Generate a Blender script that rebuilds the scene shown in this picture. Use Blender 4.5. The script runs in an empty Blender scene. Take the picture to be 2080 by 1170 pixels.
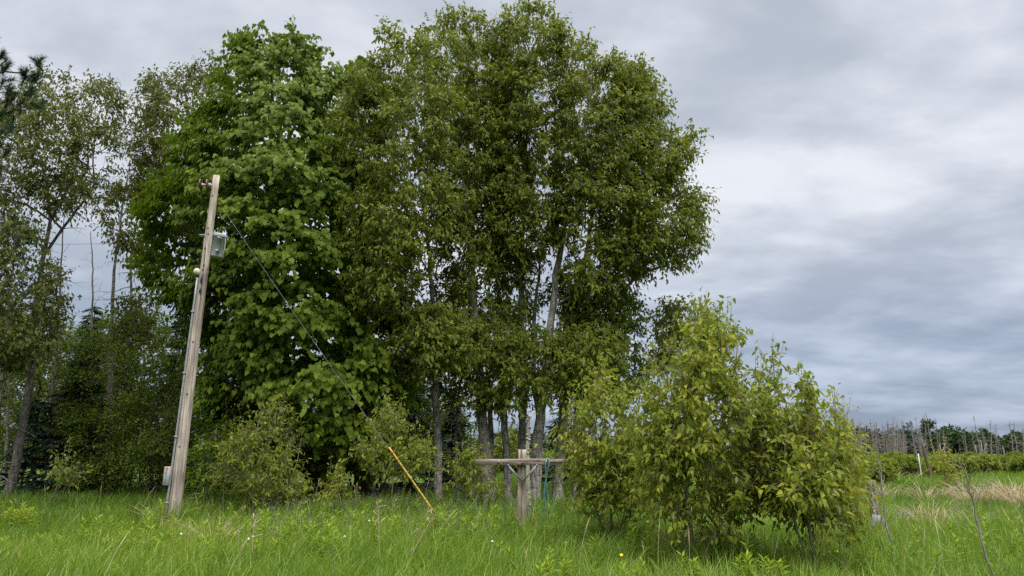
import bpy, math, random
import numpy as np
from mathutils import Vector, Matrix, noise as mnoise

R = math.radians
random.seed(7)
rng = np.random.default_rng(7)
scene = bpy.context.scene
col = scene.collection

# ------------------------------------------------------------------ camera
CAM_H, PITCH, FPX = 1.85, R(12.2), 1480.0
cam_d = bpy.data.cameras.new("camera")
cam = bpy.data.objects.new("camera", cam_d)
col.objects.link(cam)
cam.location = (0, 0, CAM_H)
cam.rotation_euler = (R(90) + PITCH, 0, 0)
cam_d.sensor_width = 36.0
cam_d.lens = FPX / 2080 * 36.0
cam_d.clip_start, cam_d.clip_end = 0.1, 6000
scene.camera = cam

# ------------------------------------------------------------------ light and exposure
SUN_EL, SUN_AZ = R(74), R(150)          # azimuth clockwise from +Y (north); high, behind the camera to the right
EXPOSURE = 2.3
vs = scene.view_settings
vs.view_transform, vs.look, vs.exposure, vs.gamma, vs.use_curve_mapping = 'Standard', 'None', EXPOSURE, 1, False
sun_d = bpy.data.lights.new("sun", 'SUN')
sun_d.energy, sun_d.angle, sun_d.color = 1.5, R(80), (1.0, 0.965, 0.91)
sun = bpy.data.objects.new("sun", sun_d)
col.objects.link(sun)
sun.location = (20, -20, 60)
sdir = Vector((math.sin(SUN_AZ) * math.cos(SUN_EL), math.cos(SUN_AZ) * math.cos(SUN_EL), math.sin(SUN_EL)))
sun.rotation_euler = sdir.to_track_quat('Z', 'Y').to_euler()

world = bpy.data.worlds.new("World")
scene.world = world
world.use_nodes = True


def build_sky():
    nt = world.node_tree
    N, L = nt.nodes, nt.links
    N.clear()
    out = N.new('ShaderNodeOutputWorld')
    sky = N.new('ShaderNodeTexSky')
    sky.sky_type = 'NISHITA'
    sky.sun_disc = False
    sky.sun_elevation, sky.sun_rotation = SUN_EL, SUN_AZ
    b1 = N.new('ShaderNodeBackground'); b1.inputs[1].default_value = 0.08
    L.new(sky.outputs[0], b1.inputs[0])

    def M(op, a, b=None, clamp=False):
        n = N.new('ShaderNodeMath'); n.operation = op; n.use_clamp = clamp
        for i, v in enumerate((a, b)):
            if v is None: continue
            if isinstance(v, (int, float)): n.inputs[i].default_value = v
            else: L.new(v, n.inputs[i])
        return n.outputs[0]
    tc = N.new('ShaderNodeTexCoord')
    sp = N.new('ShaderNodeSeparateXYZ'); L.new(tc.outputs['Generated'], sp.inputs[0])
    zc = M('MAXIMUM', sp.outputs[2], 0.0)
    den = M('ADD', zc, 0.20)
    u, v = M('DIVIDE', sp.outputs[0], den), M('DIVIDE', sp.outputs[1], den)
    cb = N.new('ShaderNodeCombineXYZ'); L.new(u, cb.inputs[0]); L.new(v, cb.inputs[1])

    def noise(scale, detail, rough, dist, off, sx=1.0, sy=1.0):
        mp = N.new('ShaderNodeMapping'); mp.inputs['Location'].default_value = off
        mp.inputs['Scale'].default_value = (sx, sy, 1)
        L.new(cb.outputs[0], mp.inputs[0])
        n = N.new('ShaderNodeTexNoise')
        n.inputs['Scale'].default_value, n.inputs['Detail'].default_value = scale, detail
        n.inputs['Roughness'].default_value, n.inputs['Distortion'].default_value = rough, dist
        L.new(mp.outputs[0], n.inputs['Vector'])
        return n.outputs['Fac']
    big = noise(1.3, 3, 0.5, 0.0, (3.1, 0.4, 0.0), 0.95, 1.0)
    mid = noise(3.0, 5, 0.55, 0.15, (1.7, 5.3, 0.0), 0.9, 1.1)
    fine = noise(9.0, 4, 0.55, 0.3, (9.2, 2.4, 0.0), 0.75, 1.3)
    s = M('ADD', M('ADD', M('MULTIPLY', big, 0.55), M('MULTIPLY', mid, 0.42)), M('MULTIPLY', fine, 0.07))
    ramp = N.new('ShaderNodeValToRGB')
    ramp.color_ramp.interpolation = 'B_SPLINE'
    e = ramp.color_ramp.elements
    e[0].position, e[0].color = 0.42, (0.45, 0.495, 0.565, 1)
    e[1].position, e[1].color = 0.62, (0.87, 0.885, 0.93, 1)
    m_ = e.new(0.52); m_.color = (0.62, 0.655, 0.725, 1)
    L.new(s, ramp.inputs[0])
    # the far cloud deck seen edge-on is a bluer, darker grey
    hz = N.new('ShaderNodeMapRange'); hz.interpolation_type = 'SMOOTHSTEP'
    hz.inputs[1].default_value, hz.inputs[2].default_value = 0.03, 0.31
    hz.inputs[3].default_value, hz.inputs[4].default_value = 1.0, 0.0
    L.new(zc, hz.inputs[0])
    mx = N.new('ShaderNodeMix'); mx.data_type = 'RGBA'
    L.new(hz.outputs[0], mx.inputs[0]); L.new(ramp.outputs[0], mx.inputs[6])
    r2 = N.new('ShaderNodeValToRGB')
    r2.color_ramp.elements[0].position, r2.color_ramp.elements[0].color = 0.42, (0.245, 0.31, 0.44, 1)
    r2.color_ramp.elements[1].position, r2.color_ramp.elements[1].color = 0.62, (0.47, 0.545, 0.69, 1)
    L.new(s, r2.inputs[0]); L.new(r2.outputs[0], mx.inputs[7])
    b2 = N.new('ShaderNodeBackground'); b2.inputs[1].default_value = 2 ** -EXPOSURE
    L.new(mx.outputs[2], b2.inputs[0])
    ms = N.new('ShaderNodeMixShader'); ms.inputs[0].default_value = 0.96
    L.new(b1.outputs[0], ms.inputs[1]); L.new(b2.outputs[0], ms.inputs[2])
    L.new(ms.outputs[0], out.inputs[0])


build_sky()
cy = scene.cycles
cy.use_denoising = False
cy.max_bounces, cy.diffuse_bounces, cy.transmission_bounces, cy.glossy_bounces = 6, 4, 4, 2
cy.caustics_reflective = cy.caustics_refractive = False
cy.sample_clamp_indirect = 4.0

# ------------------------------------------------------------------ helpers


def gz(x, y):
    f = 1.0 / (1.0 + (abs(y) / 60.0) ** 2)
    return (0.07 * math.sin(x * 0.37 + 1) + 0.06 * math.sin(y * 0.41 + x * 0.13)) * f


def gz_np(x, y):
    f = 1.0 / (1.0 + (np.abs(y) / 60.0) ** 2)
    return (0.07 * np.sin(x * 0.37 + 1) + 0.06 * np.sin(y * 0.41 + x * 0.13)) * f


def at(px, py, Y):
    """a point of the photograph at the distance Y in front of the camera"""
    dx, dz = (px - 1040) / FPX, (585 - py) / FPX
    y, z = math.cos(PITCH) - dz * math.sin(PITCH), math.sin(PITCH) + dz * math.cos(PITCH)
    return Vector((dx / y * Y, Y, CAM_H + z / y * Y))


def at_np(px, py, Y):
    dx, dz = (px - 1040) / FPX, (585 - py) / FPX
    y, z = math.cos(PITCH) - dz * math.sin(PITCH), math.sin(PITCH) + dz * math.cos(PITCH)
    return np.stack([dx / y * Y, Y + 0 * dx, CAM_H + z / y * Y], -1)


def to_px(P):
    d = P - np.array([0, 0, CAM_H])
    f = d[:, 1] * math.cos(PITCH) + d[:, 2] * math.sin(PITCH)
    u = -d[:, 1] * math.sin(PITCH) + d[:, 2] * math.cos(PITCH)
    return 1040 + FPX * d[:, 0] / f, 585 - FPX * u / f, f


def dist_of(py, h=0.28):
    """how far away a thing stands whose foot shows at row py above grass of height h"""
    return (CAM_H - h) / math.tan(math.atan((py - 585) / FPX) - PITCH)


def foot(px, Y):
    p = at(px, 950, Y)
    return Vector((p.x, Y, gz(p.x, Y)))


def norm(a):
    return a / np.maximum(np.linalg.norm(a, axis=-1, keepdims=True), 1e-9)


def np_mesh(name, V, faces, mat, tint=None, smooth=False):
    me = bpy.data.meshes.new(name)
    V = np.asarray(V, np.float32)
    faces = [np.asarray(f, np.int32) for f in faces if len(f)]
    nl = sum(f.size for f in faces); nf = sum(len(f) for f in faces)
    me.vertices.add(len(V)); me.vertices.foreach_set('co', V.ravel())
    me.loops.add(nl); me.polygons.add(nf)
    me.loops.foreach_set('vertex_index', np.concatenate([f.ravel() for f in faces]))
    tot = np.concatenate([np.full(len(f), f.shape[1], np.int32) for f in faces])
    me.polygons.foreach_set('loop_start', np.concatenate([[0], np.cumsum(tot)[:-1]]).astype(np.int32))
    me.polygons.foreach_set('loop_total', tot)
    if smooth: me.polygons.foreach_set('use_smooth', np.ones(nf, bool))
    me.update(calc_edges=True)
    if tint is not None:
        a = me.attributes.new('tint', 'FLOAT', 'POINT')
        a.data.foreach_set('value', np.asarray(tint, np.float32))
    if mat: me.materials.append(mat)
    return me


class MB:
    """collects shapes that become one mesh"""
    def __init__(s): s.V, s.Q, s.T, s.n, s.tint = [], [], [], 0, []
    def add(s, V, Q=None, T=None, tint=None):
        V = np.asarray(V, float)
        if Q is not None and len(Q): s.Q.append(np.asarray(Q) + s.n)
        if T is not None and len(T): s.T.append(np.asarray(T) + s.n)
        s.V.append(V); s.n += len(V)
        s.tint.append(np.full(len(V), 0.5) if tint is None else np.broadcast_to(tint, (len(V),)))
    def tube(s, P, rad, sides=6, cap=True, tint=None, rough=0.0):
        P = np.asarray(P, float); n = len(P)
        rad = np.broadcast_to(np.asarray(rad, float), (n,))
        T = norm(np.gradient(P, axis=0))
        ref = np.array([1.0, 0, 0]) if abs(T[0][0]) < 0.8 else np.array([0, 1.0, 0])
        ang = np.arange(sides) / sides * 2 * math.pi
        V = np.zeros((n, sides, 3))
        for i in range(n):
            a = np.cross(T[i], ref); a /= np.linalg.norm(a) + 1e-9
            b = np.cross(a, T[i]); ref = b if False else ref
            rr = rad[i] * (1 + (rng.uniform(-rough, rough, sides) if rough else 0))
            V[i] = P[i] + (np.cos(ang) * rr)[:, None] * a + (np.sin(ang) * rr)[:, None] * b
        i, j = np.meshgrid(np.arange(n - 1), np.arange(sides), indexing='ij')
        k = (j + 1) % sides
        Q = np.stack([i * sides + j, i * sides + k, (i + 1) * sides + k, (i + 1) * sides + j], -1).reshape(-1, 4)
        V = V.reshape(-1, 3); T3 = []
        if cap:
            V = np.concatenate([V, [P[0]], [P[-1]]]); c0, c1 = n * sides, n * sides + 1
            for q in range(sides):
                w = (q + 1) % sides
                T3 += [[c0, w, q], [c1, (n - 1) * sides + q, (n - 1) * sides + w]]
        s.add(V, Q, T3, tint)
    def box(s, c, size, M=None, bev=0.0):
        x, y, z = np.asarray(size) / 2.0
        if bev <= 0:
            V = np.array([[a * x, b * y, d * z] for a in (-1, 1) for b in (-1, 1) for d in (-1, 1)])
            Q = [[0, 1, 3, 2], [4, 6, 7, 5], [0, 4, 5, 1], [2, 3, 7, 6], [0, 2, 6, 4], [1, 5, 7, 3]]
        else:
            o = [(-x + bev, -y), (x - bev, -y), (x, -y + bev), (x, y - bev), (x - bev, y), (-x + bev, y), (-x, y - bev), (-x, -y + bev)]
            V, Q = [], []
            for zz, sc in ((-z, 1 - bev / max(x, y)), (-z + bev, 1), (z - bev, 1), (z, 1 - bev / max(x, y))):
                V += [[a * sc, b * sc, zz] for a, b in o]
            for r in range(3):
                Q += [[r * 8 + i, r * 8 + (i + 1) % 8, r * 8 + 8 + (i + 1) % 8, r * 8 + 8 + i] for i in range(8)]
            Q += [[0, 7, 6, 5], [0, 5, 4, 1], [1, 4, 3, 2], [24, 25, 28, 29], [25, 26, 27, 28], [24, 29, 30, 31]]
            V = np.array(V)
        if M is not None: V = V @ np.array(M.to_3x3()).T
        s.add(V + np.asarray(c), Q)
    def lathe(s, c, prof, sides=14, M=None):
        ang = np.arange(sides) / sides * 2 * math.pi
        V = np.array([[r * math.cos(a), r * math.sin(a), z] for r, z in prof for a in ang])
        n = len(prof)
        Q = [[i * sides + j, i * sides + (j + 1) % sides, (i + 1) * sides + (j + 1) % sides, (i + 1) * sides + j] for i in range(n - 1) for j in range(sides)]
        if M is not None: V = V @ np.array(M.to_3x3()).T
        s.add(V + np.asarray(c), Q)
    def mesh(s, name, mat, org=(0, 0, 0), smooth=False):
        V = np.concatenate(s.V) - np.asarray(org)
        fs = []
        if s.Q: fs.append(np.concatenate(s.Q))
        if s.T: fs.append(np.concatenate(s.T))
        return np_mesh(name, V, fs, mat, np.concatenate(s.tint), smooth)


def link(name, me, parent=None, kind=None):
    o = bpy.data.objects.new(name, me); col.objects.link(o)
    if parent: o.parent = parent
    if kind: o['kind'] = kind
    return o


def tag(o, label=None, cat=None, group=None, kind=None):
    for k, v in (('label', label), ('category', cat), ('group', group), ('kind', kind)):
        if v: o[k] = v
    return o


def empty(name, loc, label, cat, group=None):
    o = bpy.data.objects.new(name, None); col.objects.link(o)
    o.empty_display_size = 0.3
    o.location = loc
    return tag(o, label, cat, group)


def copy_tree(o, parent=None):
    c = o.copy(); col.objects.link(c); c.parent = parent
    for ch in list(o.children): copy_tree(ch, c)
    return c

# ------------------------------------------------------------------ materials


def new_mat(name):
    m = bpy.data.materials.new(name); m.use_nodes = True
    nt = m.node_tree; nt.nodes.clear()
    o = nt.nodes.new('ShaderNodeOutputMaterial')
    return m, nt.nodes, nt.links, o


def ramp(N, stops):
    r = N.new('ShaderNodeValToRGB'); e = r.color_ramp.elements
    e[0].position, e[0].color = stops[0][0], (*stops[0][1], 1)
    e[1].position, e[1].color = stops[-1][0], (*stops[-1][1], 1)
    for p, c in stops[1:-1]:
        k = e.new(p); k.color = (*c, 1)
    return r


def leaf_mat(name, stops, under=None, trans=0.35, rough=0.55, spec=0.13, tcol=(1.25, 1.25, 0.45)):
    m, N, L, o = new_mat(name)
    a = N.new('ShaderNodeAttribute'); a.attribute_name = 'tint'
    r = ramp(N, stops); L.new(a.outputs['Fac'], r.inputs[0])
    c = r.outputs[0]
    if under:
        g = N.new('ShaderNodeNewGeometry')
        mx = N.new('ShaderNodeMix'); mx.data_type = 'RGBA'
        L.new(g.outputs['Backfacing'], mx.inputs[0]); L.new(c, mx.inputs[6])
        mx.inputs[7].default_value = (*under, 1)
        c = mx.outputs[2]
    p = N.new('ShaderNodeBsdfPrincipled')
    p.inputs['Roughness'].default_value = rough
    p.inputs['Specular IOR Level'].default_value = spec
    L.new(c, p.inputs['Base Color'])
    t = N.new('ShaderNodeBsdfTranslucent')
    mu = N.new('ShaderNodeMix'); mu.data_type = 'RGBA'; mu.blend_type = 'MULTIPLY'
    mu.inputs[0].default_value = 1; mu.inputs[7].default_value = (*tcol, 1)
    L.new(r.outputs[0], mu.inputs[6]); L.new(mu.outputs[2], t.inputs[0])
    ms = N.new('ShaderNodeMixShader'); ms.inputs[0].default_value = trans
    L.new(p.outputs[0], ms.inputs[1]); L.new(t.outputs[0], ms.inputs[2])
    L.new(ms.outputs[0], o.inputs[0])
    return m


def bark_mat(name, dark, light, sc=(14, 14, 3.5), lent=0.0, moss=None, bump=0.6, crack=None):
    m, N, L, o = new_mat(name)
    tc = N.new('ShaderNodeTexCoord')
    mp = N.new('ShaderNodeMapping'); mp.inputs['Scale'].default_value = sc
    L.new(tc.outputs['Object'], mp.inputs[0])
    n = N.new('ShaderNodeTexNoise'); n.inputs['Scale'].default_value = 1; n.inputs['Detail'].default_value = 6
    n.inputs['Roughness'].default_value = 0.65
    L.new(mp.outputs[0], n.inputs['Vector'])
    r = ramp(N, [(0.36, dark), (0.52, tuple(0.5 * (a + b) for a, b in zip(dark, light))), (0.64, light)])
    L.new(n.outputs['Fac'], r.inputs[0])
    c = r.outputs[0]
    if lent:
        mp2 = N.new('ShaderNodeMapping'); mp2.inputs['Scale'].default_value = (3, 3, 26)
        L.new(tc.outputs['Object'], mp2.inputs[0])
        n2 = N.new('ShaderNodeTexNoise'); n2.inputs['Scale'].default_value = 1; n2.inputs['Detail'].default_value = 3
        L.new(mp2.outputs[0], n2.inputs['Vector'])
        r2 = ramp(N, [(0.52, (1, 1, 1)), (0.66, (0.45, 0.42, 0.4))]); L.new(n2.outputs['Fac'], r2.inputs[0])
        mx = N.new('ShaderNodeMix'); mx.data_type = 'RGBA'; mx.blend_type = 'MULTIPLY'; mx.inputs[0].default_value = lent
        L.new(c, mx.inputs[6]); L.new(r2.outputs[0], mx.inputs[7]); c = mx.outputs[2]
    if moss:
        n3 = N.new('ShaderNodeTexNoise'); n3.inputs['Scale'].default_value = 3.2; n3.inputs['Detail'].default_value = 5
        L.new(tc.outputs['Object'], n3.inputs['Vector'])
        r3 = ramp(N, [(0.5, (0, 0, 0)), (0.62, (1, 1, 1))]); L.new(n3.outputs['Fac'], r3.inputs[0])
        mx = N.new('ShaderNodeMix'); mx.data_type = 'RGBA'
        L.new(r3.outputs[0], mx.inputs[0]); L.new(c, mx.inputs[6]); mx.inputs[7].default_value = (*moss, 1); c = mx.outputs[2]
    if crack:
        mp4 = N.new('ShaderNodeMapping'); mp4.inputs['Scale'].default_value = crack
        L.new(tc.outputs['Object'], mp4.inputs[0])
        n4 = N.new('ShaderNodeTexNoise'); n4.inputs['Scale'].default_value = 1; n4.inputs['Detail'].default_value = 2
        L.new(mp4.outputs[0], n4.inputs['Vector'])
        r4 = ramp(N, [(0.60, (1, 1, 1)), (0.66, (0.25, 0.22, 0.2))]); L.new(n4.outputs['Fac'], r4.inputs[0])
        n5 = N.new('ShaderNodeTexNoise'); n5.inputs['Scale'].default_value = 1.3; n5.inputs['Detail'].default_value = 3
        L.new(tc.outputs['Object'], n5.inputs['Vector'])
        r5 = ramp(N, [(0.4, (0.72, 0.70, 0.68)), (0.62, (1.1, 1.08, 1.05))]); L.new(n5.outputs['Fac'], r5.inputs[0])
        for q in (r4, r5):
            mx = N.new('ShaderNodeMix'); mx.data_type = 'RGBA'; mx.blend_type = 'MULTIPLY'; mx.inputs[0].default_value = 1
            L.new(c, mx.inputs[6]); L.new(q.outputs[0], mx.inputs[7]); c = mx.outputs[2]
    p = N.new('ShaderNodeBsdfPrincipled'); p.inputs['Roughness'].default_value = 0.9
    p.inputs['Specular IOR Level'].default_value = 0.15
    L.new(c, p.inputs['Base Color'])
    b = N.new('ShaderNodeBump'); b.inputs['Strength'].default_value = bump; b.inputs['Distance'].default_value = 0.03
    L.new(n.outputs['Fac'], b.inputs['Height']); L.new(b.outputs[0], p.inputs['Normal'])
    L.new(p.outputs[0], o.inputs[0])
    return m


def plain_mat(name, c, rough=0.5, metal=0.0, c2=None, scale=12, spec=0.4, stretch=(1, 1, 1), lo=0.42, hi=0.6):
    m, N, L, o = new_mat(name)
    p = N.new('ShaderNodeBsdfPrincipled')
    p.inputs['Roughness'].default_value, p.inputs['Metallic'].default_value = rough, metal
    p.inputs['Specular IOR Level'].default_value = spec
    tc = N.new('ShaderNodeTexCoord'); mp = N.new('ShaderNodeMapping'); mp.inputs['Scale'].default_value = stretch
    L.new(tc.outputs['Object'], mp.inputs[0])
    n = N.new('ShaderNodeTexNoise'); n.inputs['Scale'].default_value = scale; n.inputs['Detail'].default_value = 5
    L.new(mp.outputs[0], n.inputs['Vector'])
    r = ramp(N, [(lo, c), (hi, c2 or tuple(x * 0.75 for x in c))]); L.new(n.outputs['Fac'], r.inputs[0])
    L.new(r.outputs[0], p.inputs['Base Color'])
    b = N.new('ShaderNodeBump'); b.inputs['Strength'].default_value = 0.25; b.inputs['Distance'].default_value = 0.01
    L.new(n.outputs['Fac'], b.inputs['Height']); L.new(b.outputs[0], p.inputs['Normal'])
    L.new(p.outputs[0], o.inputs[0])
    return m


M = {}
M['linden'] = leaf_mat('linden_leaf', [(0, (0.062, 0.108, 0.011)), (0.5, (0.108, 0.165, 0.015)), (0.85, (0.175, 0.23, 0.02)), (1, (0.24, 0.27, 0.03))], under=(0.11, 0.16, 0.03), trans=0.36)
M['poplar'] = leaf_mat('poplar_leaf', [(0, (0.072, 0.116, 0.018)), (0.5, (0.136, 0.170, 0.021)), (0.85, (0.215, 0.22, 0.027)), (1, (0.28, 0.23, 0.035))], under=(0.18, 0.20, 0.08), trans=0.38)
M['olive'] = leaf_mat('olive_leaf', [(0, (0.055, 0.075, 0.016)), (0.5, (0.10, 0.12, 0.022)), (1, (0.17, 0.155, 0.03))], under=(0.14, 0.15, 0.065), trans=0.32)
M['sapling'] = leaf_mat('sapling_leaf', [(0, (0.10, 0.160, 0.020)), (0.45, (0.180, 0.225, 0.024)), (0.75, (0.265, 0.27, 0.028)), (0.93, (0.33, 0.28, 0.034)), (1, (0.42, 0.40, 0.06))], under=(0.25, 0.27, 0.10), trans=0.38)
M['shrub'] = leaf_mat('shrub_leaf', [(0, (0.062, 0.098, 0.020)), (0.5, (0.10, 0.145, 0.024)), (1, (0.17, 0.20, 0.032))], trans=0.34)
M['willow'] = leaf_mat('willow_leaf', [(0, (0.10, 0.145, 0.028)), (0.5, (0.165, 0.21, 0.036)), (1, (0.26, 0.28, 0.055))], trans=0.3)
M['far_green'] = leaf_mat('far_leaf', [(0, (0.032, 0.060, 0.026)), (0.5, (0.05, 0.09, 0.034)), (1, (0.09, 0.13, 0.045))], trans=0.2)
M['spruce'] = leaf_mat('spruce_needle', [(0, (0.018, 0.040, 0.024)), (0.5, (0.030, 0.058, 0.034)), (1, (0.05, 0.085, 0.045))], trans=0.1)
M['pine'] = leaf_mat('pine_needle', [(0, (0.022, 0.045, 0.022)), (0.6, (0.04, 0.075, 0.032)), (1, (0.08, 0.09, 0.035))], trans=0.1)
M['grass'] = leaf_mat('grass_blade', [(0, (0.075, 0.145, 0.018)), (0.4, (0.145, 0.245, 0.028)), (0.75, (0.22, 0.315, 0.044)), (0.95, (0.32, 0.38, 0.09)), (1, (0.42, 0.36, 0.19))], trans=0.38, rough=0.5, spec=0.3, tcol=(1.2, 1.2, 0.5))
M['forb'] = leaf_mat('forb_leaf', [(0, (0.10, 0.19, 0.022)), (0.5, (0.17, 0.265, 0.026)), (1, (0.26, 0.33, 0.034))], trans=0.35)
M['dry'] = leaf_mat('dry_blade', [(0, (0.28, 0.205, 0.125)), (0.5, (0.46, 0.365, 0.24)), (1, (0.62, 0.53, 0.37))], trans=0.25, tcol=(1, 0.95, 0.8))
M['bark'] = bark_mat('poplar_bark', (0.12, 0.11, 0.10), (0.47, 0.435, 0.39), lent=0.9)
M['bark_dark'] = bark_mat('linden_bark', (0.03, 0.026, 0.022), (0.085, 0.075, 0.065))
M['bark_grey'] = bark_mat('grey_bark', (0.055, 0.05, 0.045), (0.23, 0.21, 0.19), lent=1.0)
M['twig'] = bark_mat('twig_bark', (0.115, 0.10, 0.06), (0.24, 0.215, 0.14), bump=0.1)
M['dead'] = bark_mat('dead_bark', (0.15, 0.135, 0.125), (0.31, 0.285, 0.265), bump=0.2)
M['dead_brown'] = bark_mat('dead_brown_bark', (0.115, 0.10, 0.09), (0.235, 0.205, 0.19), bump=0.2)
M['lichen'] = bark_mat('lichen_bark', (0.17, 0.16, 0.13), (0.33, 0.32, 0.26), moss=(0.36, 0.40, 0.22))
M['pole'] = bark_mat('pole_wood', (0.27, 0.225, 0.195), (0.62, 0.545, 0.48), sc=(24, 24, 1.0), bump=0.5, crack=(32, 32, 0.7))
M['post'] = bark_mat('post_wood', (0.17, 0.135, 0.11), (0.60, 0.52, 0.43), sc=(30, 30, 1.4), bump=0.5, crack=(30, 30, 0.9))
M['arm'] = bark_mat('crossarm_wood', (0.13, 0.105, 0.088), (0.34, 0.29, 0.245), sc=(1.2, 40, 40), bump=0.5, crack=(0.9, 34, 34))
M['oldpost'] = bark_mat('old_post_wood', (0.12, 0.11, 0.10), (0.35, 0.325, 0.295), sc=(30, 30, 1.6), bump=0.5, crack=(30, 30, 0.9))
M['galv'] = plain_mat('galvanised_steel', (0.36, 0.375, 0.39), 0.5, 0.35, (0.27, 0.28, 0.295), 20)
M['tank'] = plain_mat('tank_paint', (0.36, 0.385, 0.40), 0.6, 0.0, (0.33, 0.355, 0.365), 3, 0.2)
M['rusty'] = plain_mat('rusty_box', (0.36, 0.38, 0.39), 0.6, 0.1, (0.30, 0.17, 0.09), 7, lo=0.5, hi=0.66)
M['porcelain'] = plain_mat('brown_porcelain', (0.095, 0.028, 0.014), 0.35, 0, (0.06, 0.018, 0.01), 5, 0.6)
M['fitting'] = plain_mat('grey_fitting', (0.36, 0.41, 0.46), 0.35, 0, (0.29, 0.33, 0.38), 8)
M['black'] = plain_mat('black_rubber', (0.018, 0.018, 0.02), 0.6, 0)
M['steel_dark'] = plain_mat('dark_steel', (0.10, 0.115, 0.13), 0.5, 0.4)
M['cream'] = plain_mat('cream_plastic', (0.58, 0.54, 0.46), 0.5, 0, (0.5, 0.46, 0.39), 5)
M['yellow'] = plain_mat('yellow_guard', (0.46, 0.29, 0.025), 0.65, 0, (0.34, 0.20, 0.03), 10)
M['orange'] = plain_mat('worn_guard_band', (0.36, 0.19, 0.03), 0.6, 0, (0.25, 0.15, 0.05), 20)
M['rope'] = plain_mat('teal_rope', (0.055, 0.13, 0.17), 0.7, 0, (0.10, 0.22, 0.21), 9)
M['white'] = plain_mat('white_stake', (0.62, 0.62, 0.60), 0.6, 0, (0.5, 0.5, 0.48), 6)
M['rust_wood'] = plain_mat('brown_post', (0.15, 0.095, 0.062), 0.9, 0, (0.09, 0.06, 0.042), 14)
M['stone'] = plain_mat('grey_block', (0.27, 0.265, 0.26), 0.9, 0, (0.18, 0.178, 0.172), 11)
M['fluff'] = plain_mat('seed_fluff', (0.75, 0.75, 0.72), 0.9, 0, (0.66, 0.66, 0.62), 30)
M['petal'] = plain_mat('yellow_petal', (0.75, 0.55, 0.02), 0.7, 0, (0.7, 0.45, 0.02), 30)


def ground_mat():
    m, N, L, o = new_mat('meadow_ground')
    tc = N.new('ShaderNodeTexCoord')
    n = N.new('ShaderNodeTexNoise'); n.inputs['Scale'].default_value = 0.35; n.inputs['Detail'].default_value = 8
    n2 = N.new('ShaderNodeTexNoise'); n2.inputs['Scale'].default_value = 9.0; n2.inputs['Detail'].default_value = 5
    L.new(tc.outputs['Object'], n.inputs['Vector']); L.new(tc.outputs['Object'], n2.inputs['Vector'])
    ad = N.new('ShaderNodeMath'); ad.operation = 'ADD'; L.new(n.outputs['Fac'], ad.inputs[0]); L.new(n2.outputs['Fac'], ad.inputs[1])
    hf = N.new('ShaderNodeMath'); hf.operation = 'MULTIPLY'; hf.inputs[1].default_value = 0.5; L.new(ad.outputs[0], hf.inputs[0])
    r = ramp(N, [(0.36, (0.030, 0.042, 0.014)), (0.5, (0.06, 0.095, 0.02)), (0.66, (0.10, 0.145, 0.035))])
    L.new(hf.outputs[0], r.inputs[0])
    p = N.new('ShaderNodeBsdfPrincipled'); p.inputs['Roughness'].default_value = 1; p.inputs['Specular IOR Level'].default_value = 0.05
    L.new(r.outputs[0], p.inputs['Base Color'])
    b = N.new('ShaderNodeBump'); b.inputs['Strength'].default_value = 0.6; b.inputs['Distance'].default_value = 0.08
    L.new(n2.outputs['Fac'], b.inputs['Height']); L.new(b.outputs[0], p.inputs['Normal'])
    L.new(p.outputs[0], o.inputs[0])
    return m


# ------------------------------------------------------------------ ground
def build_ground():
    near = np.arange(-60, 60.1, 1.5)
    far = np.array([70, 85, 105, 135, 180, 260, 400, 700, 1300, 3000.0])
    xs = np.concatenate([-far[::-1], near, far]); ys = np.concatenate([[-3000, -700, -200, -60], np.arange(-30, 100.1, 1.5), [110, 130, 160, 210, 300, 500, 900, 1700, 3500.0]])
    X, Y = np.meshgrid(xs, ys, indexing='ij')
    V = np.stack([X, Y, gz_np(X, Y)], -1).reshape(-1, 3)
    i, j = np.meshgrid(np.arange(len(xs) - 1), np.arange(len(ys) - 1), indexing='ij'); n = len(ys)
    Q = np.stack([i * n + j, (i + 1) * n + j, (i + 1) * n + j + 1, i * n + j + 1], -1).reshape(-1, 4)
    link('ground', np_mesh('ground', V, [Q], ground_mat(), smooth=True), kind='structure')


build_ground()

# ------------------------------------------------------------------ foliage machinery
# leaf templates: x across, y along the blade, z out of the face
LEAF = {
    'ovate': (np.array([[0, 0, 0], [0, .42, -.03], [0, 1, -.16], [-.22, .26, .07], [-.16, .62, .01], [.22, .26, .07], [.16, .62, .01]]),
              np.array([[0, 1, 3], [3, 1, 4], [4, 1, 2], [0, 5, 1], [5, 6, 1], [6, 2, 1]])),
    'lance': (np.array([[0, 0, 0], [0, .45, 0], [0, 1, -.15], [-.15, .35, .05], [.15, .35, .05]]),
              np.array([[0, 1, 3], [3, 1, 2], [0, 4, 1], [4, 2, 1]])),
    'heart': (np.array([[0, 0, 0], [0, .42, -.04], [0, 1, -.12], [-.30, -.10, .04], [-.47, .25, .07], [-.30, .64, .03], [.30, -.10, .04], [.47, .25, .07], [.30, .64, .03]]),
              np.array([[0, 1, 3], [3, 1, 4], [4, 1, 5], [5, 1, 2], [0, 6, 1], [6, 7, 1], [7, 8, 1], [8, 2, 1]])),
    'small': (np.array([[0, 0, 0], [0, 1, -.06], [-.28, .48, .07], [.28, .48, .07]]), np.array([[0, 1, 2], [0, 3, 1]])),
    'needle': (np.array([[-.03, 0, 0], [.03, 0, 0], [0, 1, 0]]), np.array([[0, 1, 2]])),
    'spray': (np.array([[-.10, 0, 0], [.10, 0, 0], [.05, 1, -.06], [-.05, 1, -.06]]), np.array([[0, 1, 2], [0, 2, 3]])),
}


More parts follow.
